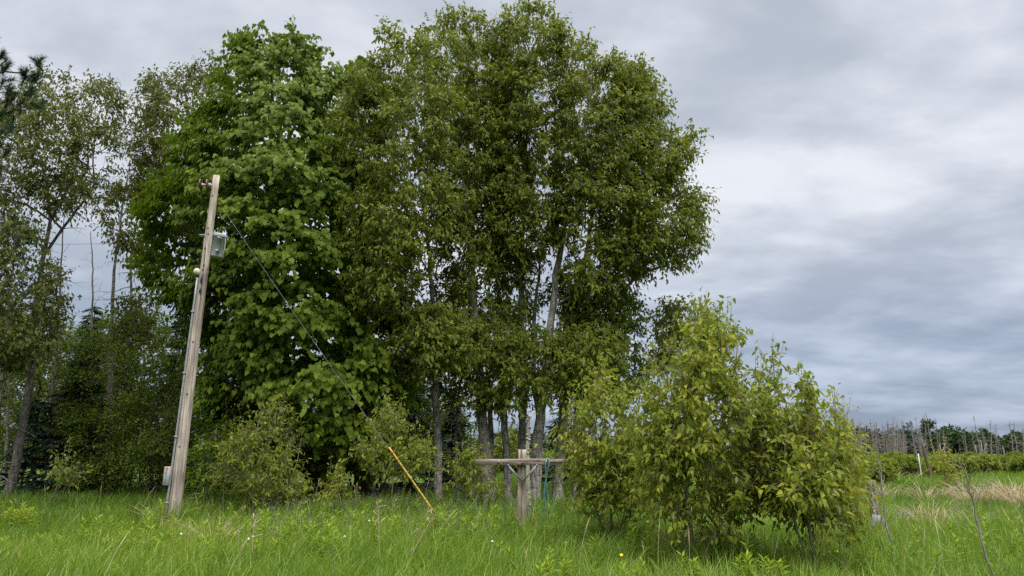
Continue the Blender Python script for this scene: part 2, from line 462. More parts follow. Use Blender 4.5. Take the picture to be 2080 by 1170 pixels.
def frame(axis, nrm):
    axis = norm(axis)
    nrm = nrm - axis * np.sum(nrm * axis, -1, keepdims=True)
    bad = np.linalg.norm(nrm, axis=-1) < 1e-4
    nrm[bad] = np.cross(axis[bad], np.array([0.3, 0.5, 0.8]))
    nrm = norm(nrm)
    return np.stack([np.cross(axis, nrm), axis, nrm], -1)       # columns


def leaf_mesh(name, kind, pos, B, size, tint, mat, org):
    tv, tf = LEAF[kind]
    n, k = len(pos), len(tv)
    V = np.einsum('nij,kj->nki', B, tv) * size[:, None, None] + pos[:, None, :] - np.asarray(org)
    F = (tf[None] + (np.arange(n) * k)[:, None, None]).reshape(-1, 3)
    return np_mesh(name, V.reshape(-1, 3), [F], mat, np.repeat(tint, k))


def in_poly(px, py, poly):
    x, y = np.asarray(poly, float).T
    ins = np.zeros(px.shape, bool); dist = np.full(px.shape, 1e9)
    n = len(x)
    for i in range(n):
        x0, y0, x1, y1 = x[i], y[i], x[(i + 1) % n], y[(i + 1) % n]
        c = ((y0 > py) != (y1 > py)) & (px < (x1 - x0) * (py - y0) / (y1 - y0 + 1e-12) + x0)
        ins ^= c
        t = np.clip(((px - x0) * (x1 - x0) + (py - y0) * (y1 - y0)) / ((x1 - x0) ** 2 + (y1 - y0) ** 2 + 1e-9), 0, 1)
        dist = np.minimum(dist, np.hypot(px - x0 - t * (x1 - x0), py - y0 - t * (y1 - y0)))
    return ins, dist


def sample_crown(poly, Y, tmax, n, gap=0.0, gsc=0.8, zsc=1.0, inset=6, front=0.35, yoff=0.0):
    """cluster centres inside a crown whose outline, at its own distance, is poly and whose depth swells away from its edge"""
    P = np.asarray(poly, float)
    lo, hi = P.min(0), P.max(0)
    outp = []; got = 0
    while got < n:
        px, py = rng.uniform(lo[0], hi[0], n * 4), rng.uniform(lo[1], hi[1], n * 4)
        ins, d = in_poly(px, py, poly)
        k = ins & (d > inset)
        px, py, d = px[k], py[k], d[k] * Y / FPX
        q = np.clip(d / (tmax * 1.1), 0, 1)
        T = tmax * np.sqrt(1 - (1 - q) ** 2) + 0.1
        s = rng.uniform(-1, 1, len(px))
        f = rng.random(len(px)) < front
        s[f] = -1 + 0.35 * rng.random(f.sum())
        w = at_np(px, py, Y + yoff + s * T)
        if gap > 0:
            nz = np.array([mnoise.noise(Vector((a * gsc + 11, b * gsc, c * gsc * zsc + 3))) for a, b, c in w])
            w = w[nz > (gap - 0.5)]
        w = w[w[:, 2] > 0.2]
        outp.append(w); got += len(w)
        if not len(w): got += 1
    return np.concatenate(outp)[:n]


def grow(trunks, clusters, r_tip=0.006, expo=0.47, lift=0.12, up_pen=1.3):
    """branches that join every cluster to the nearest wood below it; returns the list of (path, radii)"""
    cap = sum(len(t) for t in trunks) + 4 * len(clusters) + 8
    P = np.zeros((cap, 3)); par = np.full(cap, -1); n = 0
    for t in trunks:
        for i, p in enumerate(t):
            P[n] = p; par[n] = n - 1 if i else -1; n += 1
    n_tr = n
    start = n
    dtr = np.min(np.linalg.norm(clusters[:, None, :] - P[None, :n, :], axis=-1), 1)
    br = []
    for c in clusters[np.argsort(dtr)]:
        d = c - P[:n]
        L = np.linalg.norm(d, axis=1) + 1e-6
        cost = L * (1 + up_pen * np.clip(0.35 - d[:, 2] / L, 0, 2))
        k = int(np.argmin(cost))
        a, ln = P[k].copy(), L[k]
        ctl = a + (c - a) * 0.5 + np.array([0, 0, lift * ln]) + rng.normal(0, 0.07 * ln, 3)
        idx = [k]; prev = k
        for t in (0.34, 0.68, 1.0):
            P[n] = (1 - t) ** 2 * a + 2 * t * (1 - t) * ctl + t * t * c + (rng.normal(0, 0.02 * ln, 3) if t < 1 else 0)
            par[n] = prev; prev = n; idx.append(n); n += 1
        br.append(idx)
    cnt = np.zeros(n)
    for idx in br: cnt[idx[-1]] += 1
    for i in range(n - 1, start - 1, -1):
        if par[i] >= 0: cnt[par[i]] += cnt[i]
    out = []
    for idx in br:
        r = r_tip * np.maximum(cnt[idx], 1) ** expo
        r[0] = min(r[0], r[1] * 1.35)
        r[-1] = min(r[-1], r_tip * 2.5) if cnt[idx[-1]] < 2 else r[-1]
        out.append((P[idx], r))
    return out


SPEC = {
    'poplar': dict(kind='ovate', mat='poplar', size=(.12, .185), tw=7, lv=9, L=(.35, .75), mode='hang', bark='bark', up=.35),
    'olive': dict(kind='ovate', mat='olive', size=(.11, .17), tw=6, lv=8, L=(.35, .75), mode='hang', bark='bark', up=.35),
    'linden': dict(kind='heart', mat='linden', size=(.105, .18), tw=6, lv=10, L=(.45, .95), mode='shingle', bark='bark_dark', up=0.0),
    'sapling': dict(kind='ovate', mat='sapling', size=(.076, .134), tw=4, lv=11, L=(.3, .65), mode='hang', bark='twig', up=.7),
    'shrub': dict(kind='small', mat='shrub', size=(.07, .12), tw=8, lv=10, L=(.4, .8), mode='spread', bark='bark_dark', up=.3),
    'broad': dict(kind='ovate', mat='linden', size=(.11, .17), tw=6, lv=8, L=(.3, .6), mode='spread', bark='bark_dark', up=.1),
    'willow': dict(kind='lance', mat='willow', size=(.10, .2), tw=8, lv=9, L=(.3, .6), mode='spread', bark='twig', up=.6),
    'far': dict(kind='small', mat='far_green', size=(.28, .5), tw=5, lv=6, L=(.4, .8), mode='spread', bark='bark_dark', up=.3),
}


def leaves(clusters, S, centre, dens=1.0, shift=0.0, size_k=1.0):
    n = len(clusters)
    tw, lv = S['tw'], max(2, int(round(S['lv'] * dens)))
    out = clusters - centre
    out[:, 2] *= 0.5
    out = norm(out + rng.normal(0, .25, out.shape))
    d = norm(out[:, None, :] * 0.7 + rng.normal(0, .75, (n, tw, 3)) + np.array([0, 0, S['up']]))
    if S['mode'] == 'shingle': d = norm(d * np.array([1, 1, 0.45]) + np.array([0, 0, -.08]))
    Ln = rng.uniform(*S['L'], (n, tw, 1)) * S.get('Lk', 1)
    if S['mode'] == 'hang' and S['up'] > .6:      # young shoots stand upright
        d[:, 0] = norm(rng.normal(0, .16, (n, 3)) + np.array([0, 0, 1.0])); Ln[:, 0] *= 1.45
    t = np.linspace(0.15, 1.0, lv)[None, None, :, None] + rng.uniform(-.06, .06, (n, tw, lv, 1))
    pos = clusters[:, None, None, :] + d[:, :, None, :] * Ln[..., None] * t
    pos[..., 2] -= (0.16 * Ln[..., None] * t * t)[..., 0]
    pos += rng.normal(0, .03, pos.shape)
    D = np.broadcast_to(d[:, :, None, :], pos.shape); O = np.broadcast_to(out[:, None, None, :], pos.shape)
    rnd = rng.normal(0, 1, pos.shape); rnd2 = rng.normal(0, 1, pos.shape)
    Z = np.array([0, 0, 1.0])
    if S['mode'] == 'hang':
        ax = .5 * D + .42 * rnd - .75 * Z; nr = .55 * O + .55 * Z + .45 * rnd2
    elif S['mode'] == 'shingle':
        ax = -Z + .42 * O + .28 * rnd; nr = .9 * O + .5 * Z + .3 * rnd2
    else:
        ax = D + .6 * rnd - .25 * Z; nr = Z + .5 * rnd2 + .3 * O
    pos, ax, nr = pos.reshape(-1, 3), ax.reshape(-1, 3), nr.reshape(-1, 3).copy()
    B = frame(ax, nr)
    m = len(pos)
    size = rng.uniform(*S['size'], m) * size_k
    ct = np.repeat(np.clip(rng.normal(.42, .16, n), 0, 1), tw * lv)
    tint = np.clip(ct * .55 + rng.beta(2, 2.6, m) * .5 + shift + (rng.random(m) < .03) * .3, 0, 1)
    twigs = (np.repeat(clusters, tw, 0), (clusters[:, None] + d * Ln).reshape(-1, 3) - np.array([0, 0, .1]))
    return pos, B, size, tint, twigs


_leaf_data = {}


def leaf_objects(kind, mat, pos, B, size, tint, root, most=300):
    """the leaves that show largest become parts of their own; returns the mask of the others"""
    px, py, f = to_px(pos)
    cell = (px // 13).astype(int) * 10007 + (py // 13).astype(int)
    ok = (px > -20) & (px < 2100) & (py > 0) & (py < 1165)
    order = np.argsort(f); seen = set(); cand = []
    for i in order:
        if not ok[i]: continue
        if cell[i] in seen: continue
        seen.add(cell[i]); cand.append(i)
    cand = np.array(cand, int)
    v = norm(pos[cand] - np.array([0, 0, CAM_H]))
    area = size[cand] ** 2 * np.abs(np.sum(B[cand][:, :, 2] * v, -1)) / f[cand] ** 2
    pick = cand[np.argsort(-area)][:most]
    org = np.array(root.location)
    for i in pick:
        key = (kind, mat, int(tint[i] * 9.99))
        if key not in _leaf_data:
            _leaf_data[key] = np_mesh('leaf', LEAF[kind][0], [LEAF[kind][1]], M[mat], np.full(len(LEAF[kind][0]), (key[2] + .5) / 10))
        o = bpy.data.objects.new('leaf', _leaf_data[key]); col.objects.link(o)
        o.parent = root
        m4 = Matrix.Identity(4)
        for r in range(3):
            for c in range(3): m4[r][c] = B[i][r][c] * size[i]
            m4[r][3] = pos[i][r] - org[r]
        o.matrix_local = m4
    keep = np.ones(len(pos), bool); keep[pick] = False
    return keep


def densify(P, step=0.35):
    P = np.asarray(P, float); out = [P[0]]
    for a, b in zip(P[:-1], P[1:]):
        k = max(1, int(np.linalg.norm(b - a) / step))
        out += [a + (b - a) * (i + 1) / k for i in range(k)]
    return np.array(out)


def smooth_path(P, it=2):
    P = np.asarray(P, float)
    for _ in range(it):
        Q = [P[0]]
        for a, b in zip(P[:-1], P[1:]): Q += [a * .75 + b * .25, a * .25 + b * .75]
        Q.append(P[-1]); P = np.array(Q)
    return P


def tree(name, label, cat, species, stems, crowns, group=None, n_parts=0, dens=1.0, dead=0, shift=0.0, bark=None, size_k=1.0, twig_lines=False, r_tip=.006, limb_name='branch', Lk=1.0):
    """stems: list of (list of px points, foot distance, foot radius, tip radius, lean of the tip in depth); crowns: list of dicts for sample_crown"""
    S = dict(SPEC[species], Lk=Lk)
    f0 = stems[0]
    root_loc = foot(f0[0][0][0], f0[1]); root_loc.z -= .05
    root = empty(name, root_loc, label, cat, group)
    paths = []
    bm = M[bark or S['bark']]
    for pts, Y, r0, r1, lean in stems:
        k = len(pts)
        P = [at(px, py, Y + lean * i / max(1, k - 1)) for i, (px, py) in enumerate(pts)]
        if pts[0][1] > 940:
            P[0] = foot(pts[0][0], Y) - Vector((0, 0, .08))
        P = densify(smooth_path(P, 2), .3)
        ln = np.linspace(0, 1, len(P))
        P[1:-1] += rng.normal(0, .006 + r0 * .06, (len(P) - 2, 3))
        rad = r0 + (r1 - r0) * ln ** .85
        rad = rad * (1 + .45 * np.exp(-ln * len(P) * .3 / .25)) if pts[0][1] > 940 else rad
        mb = MB(); mb.tube(P, rad, 10 if r0 > .05 else 6, rough=.06)
        link('trunk', mb.mesh('trunk', bm, root_loc, True), root)
        paths.append(P)
    cl = np.concatenate([sample_crown(Y=c.get('Y', f0[1]), **{k: v for k, v in c.items() if k != 'Y'}) for c in crowns])
    brs = grow(paths, cl, r_tip=r_tip)
    mb = MB()
    for P, r in brs: mb.tube(P, r, 5 if r[0] > .02 else 3, cap=False)
    centre = np.array(cl.mean(0)); allp = np.concatenate(paths)
    # each cluster faces away from the wood at its own height
    cz = np.stack([np.interp(cl[:, 2], np.sort(allp[:, 2]), allp[np.argsort(allp[:, 2]), a]) for a in range(3)], -1)
    cz = .5 * cz + .5 * centre; cz[:, 2] = np.minimum(cl[:, 2] - .3, cz[:, 2])
    pos, B, size, tint, tws = leaves(cl, S, cz, dens, shift, size_k)
    if twig_lines:
        for a, b in zip(*tws): mb.tube(np.array([a, (a + b) / 2 + [0, 0, .05], b]), [.006, .004, .002], 3, cap=False)
    link(limb_name, mb.mesh('branches', bm, root_loc, True), root, 'stuff')
    if n_parts:
        keep = leaf_objects(S['kind'], S['mat'], pos, B, size, tint, root, n_parts)
        pos, B, size, tint = pos[keep], B[keep], size[keep], tint[keep]
    link('crown', leaf_mesh('crown', S['kind'], pos, B, size, tint, M[S['mat']], root_loc), root, 'stuff')
    if dead:
        dm = MB()
        for _ in range(dead):
            P = paths[rng.integers(len(paths))]; i = rng.integers(int(len(P) * .12), max(int(len(P) * .12) + 1, int(len(P) * .55)))
            a = P[i]; ang = rng.uniform(0, 6.28); ln = rng.uniform(.6, 1.7)
            d = np.array([math.cos(ang), math.sin(ang) * .7, rng.uniform(-.35, .25)])
            pts = [a]
            for s in range(5):
                d = norm(d + rng.normal(0, .28, 3) + [0, 0, -.07]); pts.append(pts[-1] + d * ln / 5)
            dm.tube(np.array(pts), np.linspace(.018, .004, 6), 4, cap=False)
            for s in (2, 3, 4):
                e = norm(d + rng.normal(0, .8, 3)); q = [pts[s] + e * t + np.array([0, 0, -.15]) * t * t for t in (0, .2, .4, .6)]
                dm.tube(np.array(q), [.006, .005, .004, .002], 3, cap=False)
        link('dead_twigs', dm.mesh('dead_twigs', M['dead'], root_loc), root, 'stuff')
    return root


def conifer(name, label, px, top, base_d, half, group=None, mat='spruce', first=.06, step=.34, droop=.25, nd=1.0, sag=1.0):
    base = foot(px, base_d); base.z -= .05
    H = at(px, top, base_d).z - base.z
    Rm = half / FPX * base_d
    root = empty(name, base, label, 'spruce tree' if mat == 'spruce' else 'conifer', group)
    mb = MB(); hs = np.linspace(0, H, 12)
    P = np.stack([rng.normal(0, .03, 12), rng.normal(0, .03, 12), hs], -1); P[0, :2] = 0
    mb.tube(P, np.linspace(.02 * H * .7 + .02, .012, 12), 7)
    link('trunk', mb.mesh('trunk', M['bark_dark']), root)
    bb = MB(); pos, ax = [], []
    z = H * first
    while z < H * .97:
        f = (1 - z / H); r = Rm * f ** .85 + .08
        for k in range(rng.integers(6, 9)):
            a = rng.uniform(0, 6.28); rr = r * rng.uniform(.65, 1.1)
            d = np.array([math.cos(a), math.sin(a), 0])
            t = np.linspace(0, 1, 5)
            pth = np.array([0, 0, z + rng.uniform(-.1, .1)]) + d * rr * t[:, None] + np.array([0, 0, 1]) * (rr * (-droop * t + .22 * t * t * sag))[:, None]
            bb.tube(pth, np.linspace(.018, .004, 5) * (.5 + f), 3, cap=False)
            m = max(6, int(rr * 26 * nd)); s = rng.uniform(.12, 1, m)
            p = np.stack([np.interp(s, t, pth[:, i]) for i in range(3)], -1)
            side = np.array([-d[1], d[0], 0]) * np.sign(rng.normal(0, 1, m))[:, None]
            pos.append(p); ax.append(norm(d * .75 + side * rng.uniform(.2, 1, m)[:, None] + np.array([0, 0, -.28]) + rng.normal(0, .15, (m, 3))))
        z += step * (.35 + .65 * f) * rng.uniform(.8, 1.2)
    link('branch', bb.mesh('branches', M['bark_dark']), root, 'stuff')
    pos, ax = np.concatenate(pos), np.concatenate(ax); n = len(pos)
    B = frame(ax, np.array([0, 0, 1.]) + rng.normal(0, .4, (n, 3)))
    sz = rng.uniform(.22, .42, n) * (.6 + .4 * min(1, Rm))
    link('crown', leaf_mesh('crown', 'spray', pos, B, sz, np.clip(rng.normal(.45, .2, n), 0, 1), M[mat], (0, 0, 0)), root, 'stuff')
    return root


#==SECTION trees
# ------------------------------------------------------------------ the big trees
D0 = dist_of(1010)                       # about 24 m: where the row of trunks stands

tree('linden_tree', 'dense bright green tree with heart-shaped leaves behind the leaning utility pole', 'tree', 'linden',
     [([(662, 1012), (628, 950), (585, 800), (548, 500), (552, 260), (556, 100)], D0, .30, .03, 0),
      ([(738, 1012), (742, 940), (715, 620), (650, 320), (606, 90)], D0 + .2, .34, .03, .3),
      ([(752, 1012), (790, 950), (826, 760), (838, 560)], D0 + .6, .16, .03, .8)],
     [dict(poly=[(455, 125), (495, 75), (530, 58), (562, 80), (598, 45), (618, 58), (645, 105), (655, 150), (690, 112), (740, 95), (775, 120), (785, 200), (785, 320), (795, 450), (815, 600),
                 (838, 760), (836, 860), (800, 935), (740, 962), (640, 962), (560, 935), (480, 890), (420, 830), (425, 720), (390, 630), (320, 600), (285, 545), (310, 480), (280, 420), (345, 335), (370, 270), (420, 200), (450, 180)],
           Y=D0 + .2, tmax=4.3, n=1500, gap=.50, gsc=.75, zsc=1.6, inset=9, front=.30)],
     n_parts=300, dens=1.0)

pop = dict(group='poplars of the tall clump')
tree('poplar_tree', 'leftmost tall poplar of the clump, straight bare trunk beside the heart-leaved tree', 'tree', 'poplar',
     [([(892, 1010), (888, 880), (883, 700), (876, 540), (850, 360), (842, 190)], D0 - .6, .145, .02, .3)],
     [dict(poly=[(700, 150), (770, 75), (800, 52), (850, 80), (872, 55), (915, 110), (930, 200), (925, 400), (900, 520), (850, 570), (800, 660), (735, 650), (700, 520), (690, 400), (690, 300), (680, 200)], Y=D0 - 2.4, tmax=2.2, n=330, gap=.12, gsc=1.0),
      dict(poly=[(755, 705), (800, 665), (850, 622), (900, 612), (948, 655), (950, 730), (890, 775), (800, 750)], Y=D0 - 2.2, tmax=1.0, n=79, gap=.12)],
     dead=18, **pop)
tree('poplar_tree', 'tall poplar with the pointed top left of the clump\'s highest dome', 'tree', 'poplar',
     [([(992, 1010), (982, 860), (968, 720), (960, 600), (955, 450), (950, 300), (935, 130), (925, 40)], D0 - .4, .21, .02, .4),
      ([(1002, 1010), (1000, 900), (990, 780), (992, 650)], D0 + .4, .13, .05, .4)],
     [dict(poly=[(850, 80), (890, 32), (922, 12), (962, 35), (1005, 62), (1040, 200), (1040, 400), (1010, 560), (960, 630), (905, 610), (880, 450), (862, 250)], Y=D0, tmax=2.4, n=330, gap=.12, gsc=1.0),
      dict(poly=[(880, 560), (960, 540), (985, 640), (985, 800), (940, 850), (890, 800)], Y=D0 + .7, tmax=1.0, n=72, gap=.1),
      dict(poly=[(930, 640), (1000, 600), (1040, 680), (1040, 840), (950, 850), (925, 720)], Y=D0 - .9, tmax=.9, n=37, gap=.12)],
     dead=12, **pop)
tree('poplar_tree', 'slim poplar trunk between two thicker ones straight behind the crossarm', 'tree', 'poplar',
     [([(1034, 1008), (1024, 840), (1014, 700), (1010, 500), (1016, 330), (1022, 200), (1030, 90)], D0, .135, .02, .8)],
     [dict(poly=[(1000, 560), (1060, 520), (1110, 580), (1110, 720), (1060, 820), (990, 820), (960, 680)], Y=D0 + .8, tmax=1.2, n=102, gap=.1),
      dict(poly=[(935, 90), (1010, 45), (1060, 60), (1080, 250), (1075, 450), (1050, 560), (980, 560), (935, 400), (930, 200)], Y=D0 + .9, tmax=2.0, n=276, gap=.12, gsc=1.0)],
     dead=7, **pop)
tree('poplar_tree', 'poplar under the highest rounded top, trunk just behind the cross-shaped post', 'tree', 'poplar',
     [([(1060, 1008), (1062, 800), (1058, 620), (1060, 450), (1068, 280), (1076, 110)], D0 + .3, .18, .02, 0)],
     [dict(poly=[(1000, 45), (1030, 13), (1062, 9), (1095, 5), (1132, 30), (1155, 85), (1160, 300), (1140, 500), (1060, 560), (1005, 500), (990, 200)], Y=D0 + .2, tmax=2.5, n=338, gap=.12, gsc=1.0),
      dict(poly=[(985, 690), (1060, 650), (1130, 660), (1170, 720), (1165, 820), (1070, 850), (1000, 840)], Y=D0 - 1.0, tmax=.9, n=58, gap=.12)],
     dead=13, **pop)
tree('poplar_tree', 'stout poplar leaning right, its rough trunk beside the lichen-covered stub', 'tree', 'poplar',
     [([(1082, 1015), (1096, 850), (1115, 700), (1126, 580), (1146, 450), (1165, 380), (1190, 260), (1205, 140)], D0 - .5, .22, .02, .2),
      ([(1098, 850), (1082, 760), (1085, 640), (1100, 500)], D0 - .3, .12, .03, .9)],
     [dict(poly=[(1130, 45), (1150, 62), (1200, 92), (1222, 112), (1280, 110), (1310, 150), (1335, 260), (1340, 420), (1290, 560), (1220, 620), (1150, 620), (1130, 400)], Y=D0 - .2, tmax=2.6, n=356, gap=.12, gsc=1.0),
      dict(poly=[(1120, 700), (1200, 650), (1260, 690), (1250, 770), (1180, 810), (1130, 780)], Y=D0 - 1.3, tmax=.9, n=58, gap=.12)],
     dead=21, **pop)
tree('poplar_tree', 'rightmost tall poplar whose long limbs reach out over the open marsh', 'tree', 'poplar',
     [([(1130, 1005), (1142, 860), (1160, 660), (1195, 500), (1205, 420), (1235, 330), (1270, 220)], D0 + .4, .20, .03, .2),
      ([(1195, 500), (1240, 440), (1300, 425), (1375, 400)], D0 + .6, .07, .02, 0),
      ([(1160, 660), (1215, 600), (1260, 555), (1320, 535)], D0 + .5, .06, .015, -.5),
      ([(1205, 420), (1270, 350), (1330, 300)], D0 + .6, .06, .02, .5)],
     [dict(poly=[(1130, 560), (1200, 540), (1265, 600), (1265, 760), (1200, 840), (1130, 840)], Y=D0 + .9, tmax=1.2, n=96, gap=.1),
      dict(poly=[(1270, 112), (1330, 150), (1346, 190), (1352, 215), (1362, 265), (1385, 275), (1410, 256), (1426, 290), (1412, 330), (1395, 345), (1398, 390), (1430, 392), (1447, 430), (1428, 465), (1434, 520), (1400, 533), (1370, 548), (1330, 556), (1290, 575), (1230, 580), (1195, 450), (1190, 300), (1215, 140)], Y=D0 + .2, tmax=2.3, n=373, gap=.12, gsc=1.0, inset=10)],
     dead=7, **pop)
tree('poplar_tree', 'low spreading poplar with darker hanging leaves right behind the big foreground sapling', 'tree', 'poplar',
     [([(1168, 1005), (1164, 860), (1188, 730), (1250, 660), (1340, 640)], D0 + .9, .12, .02, .6)],
     [dict(poly=[(1150, 610), (1250, 575), (1290, 600), (1310, 640), (1290, 720), (1320, 770), (1290, 810), (1200, 820), (1130, 790), (1130, 700)], Y=D0 + .8, tmax=1.6, n=164, gap=.12),
      dict(poly=[(1325, 640), (1345, 612), (1388, 615), (1392, 660), (1375, 720), (1350, 760), (1318, 760), (1320, 690)], Y=D0 + 1.5, tmax=.9, n=44, gap=.1)],
     dead=6, shift=-.1, **pop)
tree('young_poplar_tree', 'thin grey sapling trunk with bare twigs beside the straight poplar trunk', 'tree', 'poplar',
     [([(929, 1015), (926, 900), (930, 810), (945, 720), (950, 650)], D0 - .3, .065, .015, .2)],
     [dict(poly=[(905, 700), (950, 640), (985, 690), (990, 760), (940, 800), (915, 760)], Y=D0 - .1, tmax=.8, n=29, gap=.2)], dead=18, bark='bark_grey')

tree('poplar_tree', 'olive-leaved poplar standing behind and left of the heart-leaved tree', 'tree', 'olive',
     [([(432, 1000), (430, 820), (428, 700), (408, 520), (380, 320), (380, 160)], D0 + 3.5, .22, .03, .5),
      ([(408, 520), (330, 380), (300, 240)], D0 + 3.7, .10, .02, .2)],
     [dict(poly=[(270, 195), (300, 152), (345, 160), (380, 125), (410, 140), (440, 113), (475, 180), (470, 300), (400, 350), (330, 380), (300, 430), (275, 400), (290, 340), (268, 300)], Y=D0 + 4, tmax=2.2, n=268, gap=.23, gsc=.9)], dead=4)
tree('poplar_tree', 'airy forked poplar by the left edge, sky showing through its crown', 'tree', 'olive',
     [([(24, 1000), (45, 890), (64, 745), (74, 620), (88, 520), (106, 440), (88, 340), (60, 270)], D0 + .8, .17, .012, .5),
      ([(106, 440), (140, 385), (166, 300), (150, 200)], D0 + 1.2, .06, .01, .5),
      ([(88, 520), (150, 432), (196, 380), (186, 310), (205, 210)], D0 + 1.1, .06, .01, -.5),
      ([(88, 340), (40, 300), (10, 260)], D0 + 1.3, .04, .01, -.3)],
     [dict(poly=[(-60, 200), (20, 190), (60, 172), (120, 133), (150, 172), (190, 165), (218, 155), (262, 190), (256, 270), (236, 330), (215, 372), (190, 430), (130, 450), (60, 420), (-60, 420)], Y=D0 + 1.2, tmax=2.4, n=423, gap=.31, gsc=.9)],
     dens=.8, dead=15, bark='bark_grey')
tree('poplar_tree', 'sparse twiggy tree with a bare dark stem left of the transformer', 'tree', 'olive',
     [([(222, 1000), (226, 760), (230, 560), (246, 440), (264, 330)], D0 + 4, .13, .02, .3),
      ([(268, 620), (264, 520), (280, 430)], D0 + 4.4, .06, .015, .2)],
     [dict(poly=[(205, 400), (240, 375), (262, 320), (300, 330), (305, 420), (290, 520), (250, 520), (215, 500)], Y=D0 + 4.2, tmax=1.4, n=81, gap=.34),
      dict(poly=[(230, 620), (300, 580), (330, 640), (290, 720), (230, 700)], Y=D0 + 4.2, tmax=1.2, n=48, gap=.3)], dens=.8, dead=24, size_k=1.1)
tree('poplar_tree', 'low olive tree crowding the left edge behind the forked trunk', 'tree', 'olive',
     [([(-10, 1000), (0, 800), (20, 600), (30, 450)], D0 - .2, .09, .02, .3)],
     [dict(poly=[(-80, 420), (30, 400), (80, 480), (125, 560), (130, 640), (110, 720), (40, 760), (-80, 760)], Y=D0 - .4, tmax=1.6, n=282, gap=.25, gsc=.9)], dens=.9, dead=9, shift=-.2)

# dead snags on the left
def snag(name, label, pts, Y, r0, n_br, group=None, mat='dead', ln=(.5, 1.6), up=.5):
    root_loc = foot(pts[0][0], Y)
    root = empty(name, root_loc, label, 'dead tree', group)
    P = [at(px, py, Y) for px, py in pts]
    if pts[0][1] > 900: P[0] = root_loc - Vector((0, 0, .1))
    P = densify(smooth_path(P, 2), .25); P[1:-1] += rng.normal(0, .012, (len(P) - 2, 3))
    mb = MB(); mb.tube(P, np.linspace(r0, max(.006, r0 * .15), len(P)), 7)
    link('trunk', mb.mesh('trunk', M[mat], root_loc, True), root)
    bb = MB()
    for _ in range(n_br):
        f = rng.uniform(.35, .97); i = int(f * (len(P) - 1)); a = P[i]
        ang = rng.uniform(0, 6.28); d = norm(np.array([math.cos(ang), math.sin(ang), rng.uniform(.2, 1) * up * 1.6]))
        L = rng.uniform(*ln) * (1.15 - f)* 1.5; pts2 = [a]
        for s in range(4):
            d = norm(d + rng.normal(0, .22, 3)); pts2.append(pts2[-1] + d * L / 4)
        bb.tube(np.array(pts2), np.linspace(max(.005, r0 * .25 * (1.1 - f)), .002, 5), 4, cap=False)
        for s in (1, 2, 3):
            e = norm(d + rng.normal(0, .7, 3)); bb.tube(np.array([pts2[s], pts2[s] + e * L * .2, pts2[s] + norm(e + [0, 0, .3]) * L * .42]), [.004, .003, .002], 3, cap=False)
    link('branch', bb.mesh('branches', M[mat], root_loc), root, 'stuff')
    return root


snag('dead_tree', 'bare dead sapling with antler-like twigs against the sky left of the pole', [(180, 990), (182, 740), (190, 570), (184, 470)], D0 + 5, .09, 26, ln=(.6, 1.8))
snag('dead_tree', 'thin pale dead stem right of the forked tree on the left', [(92, 960), (108, 790), (124, 560), (130, 440)], D0 + 2.2, .085, 14)
snag('dead_tree', 'broken grey snag leaning behind the forked trunk', [(15, 960), (22, 800), (10, 640)], D0 + 3, .08, 8)

# understorey on the left
under = [('olive shrub filling the gap between the left trunks and the pole', [(125, 700), (200, 650), (300, 645), (385, 700), (400, 820), (380, 900), (250, 940), (135, 900)], D0 + 3.0, 1.6, 190, 250),
         ('dark shrub low behind the bent sapling by the forked trunk', [(125, 830), (230, 830), (260, 930), (245, 1000), (150, 1000)], D0 + 2.0, 1.0, 80, 195),
         ('leafy shrub in shade just left of the pole foot', [(235, 820), (330, 790), (385, 850), (385, 960), (300, 990), (235, 975)], D0 + 1.3, 1.1, 100, 310),
         ('shaded thicket shrub at the far left edge', [(-60, 660), (60, 620), (130, 690), (140, 830), (100, 960), (-60, 960)], D0 + 4.0, 1.4, 120, 30)]
for lab, poly, Y, t, n, x in under:
    tree('understory_shrub', lab, 'shrub', 'shrub', [([(x, 1000), (x + 5, 900), (x + 12, 800)], Y, .06, .02, .2), ([(x + 16, 1000), (x + 30, 880), (x + 45, 780)], Y + .3, .045, .02, .2)],
         [dict(poly=poly, Y=Y, tmax=t, n=n, gap=.3)], group='shrubs under the trees on the left', dens=1.1, dead=7)
tree('understory_shrub', 'bright broad-leaved shrub just right of the pole foot', 'shrub', 'broad', [([(425, 1010), (430, 960), (440, 890)], D0 - 2.5, .03, .01, 0)],
     [dict(poly=[(385, 915), (440, 850), (485, 890), (490, 985), (400, 1000)], Y=D0 - 2.2, tmax=.8, n=44, gap=.25)])

for lab, px, top, Y, half in [('dark blue-green spruce behind the thin pale stem', 150, 690, D0 + 2.4, 88), ('small spruce left of the thin pale stem', 62, 800, D0 + 1.8, 60),
                              ('spruce whose tip shows left of the transformer', 348, 590, D0 + 8, 70), ('spruce rising between bare stems on the left', 152, 545, D0 + 9, 80),
                              ('spruce filling the dark gap left of the straight poplar trunk', 830, 700, D0 + 5, 90), ('spruce in shade right of the straight poplar trunk', 920, 800, D0 + 7, 60),
                              ('spruce behind the pole foot', 350, 830, D0 + 3.5, 60), ('spruce in shade behind the rightmost poplar trunk', 1140, 820, D0 + 7, 60), ('round topped spruce between bare stems', 205, 580, D0 + 11, 60)]:
    conifer('spruce_tree', lab, px, top + (70 if top in (545, 580) else 0), Y, half, 'spruces among the trees')

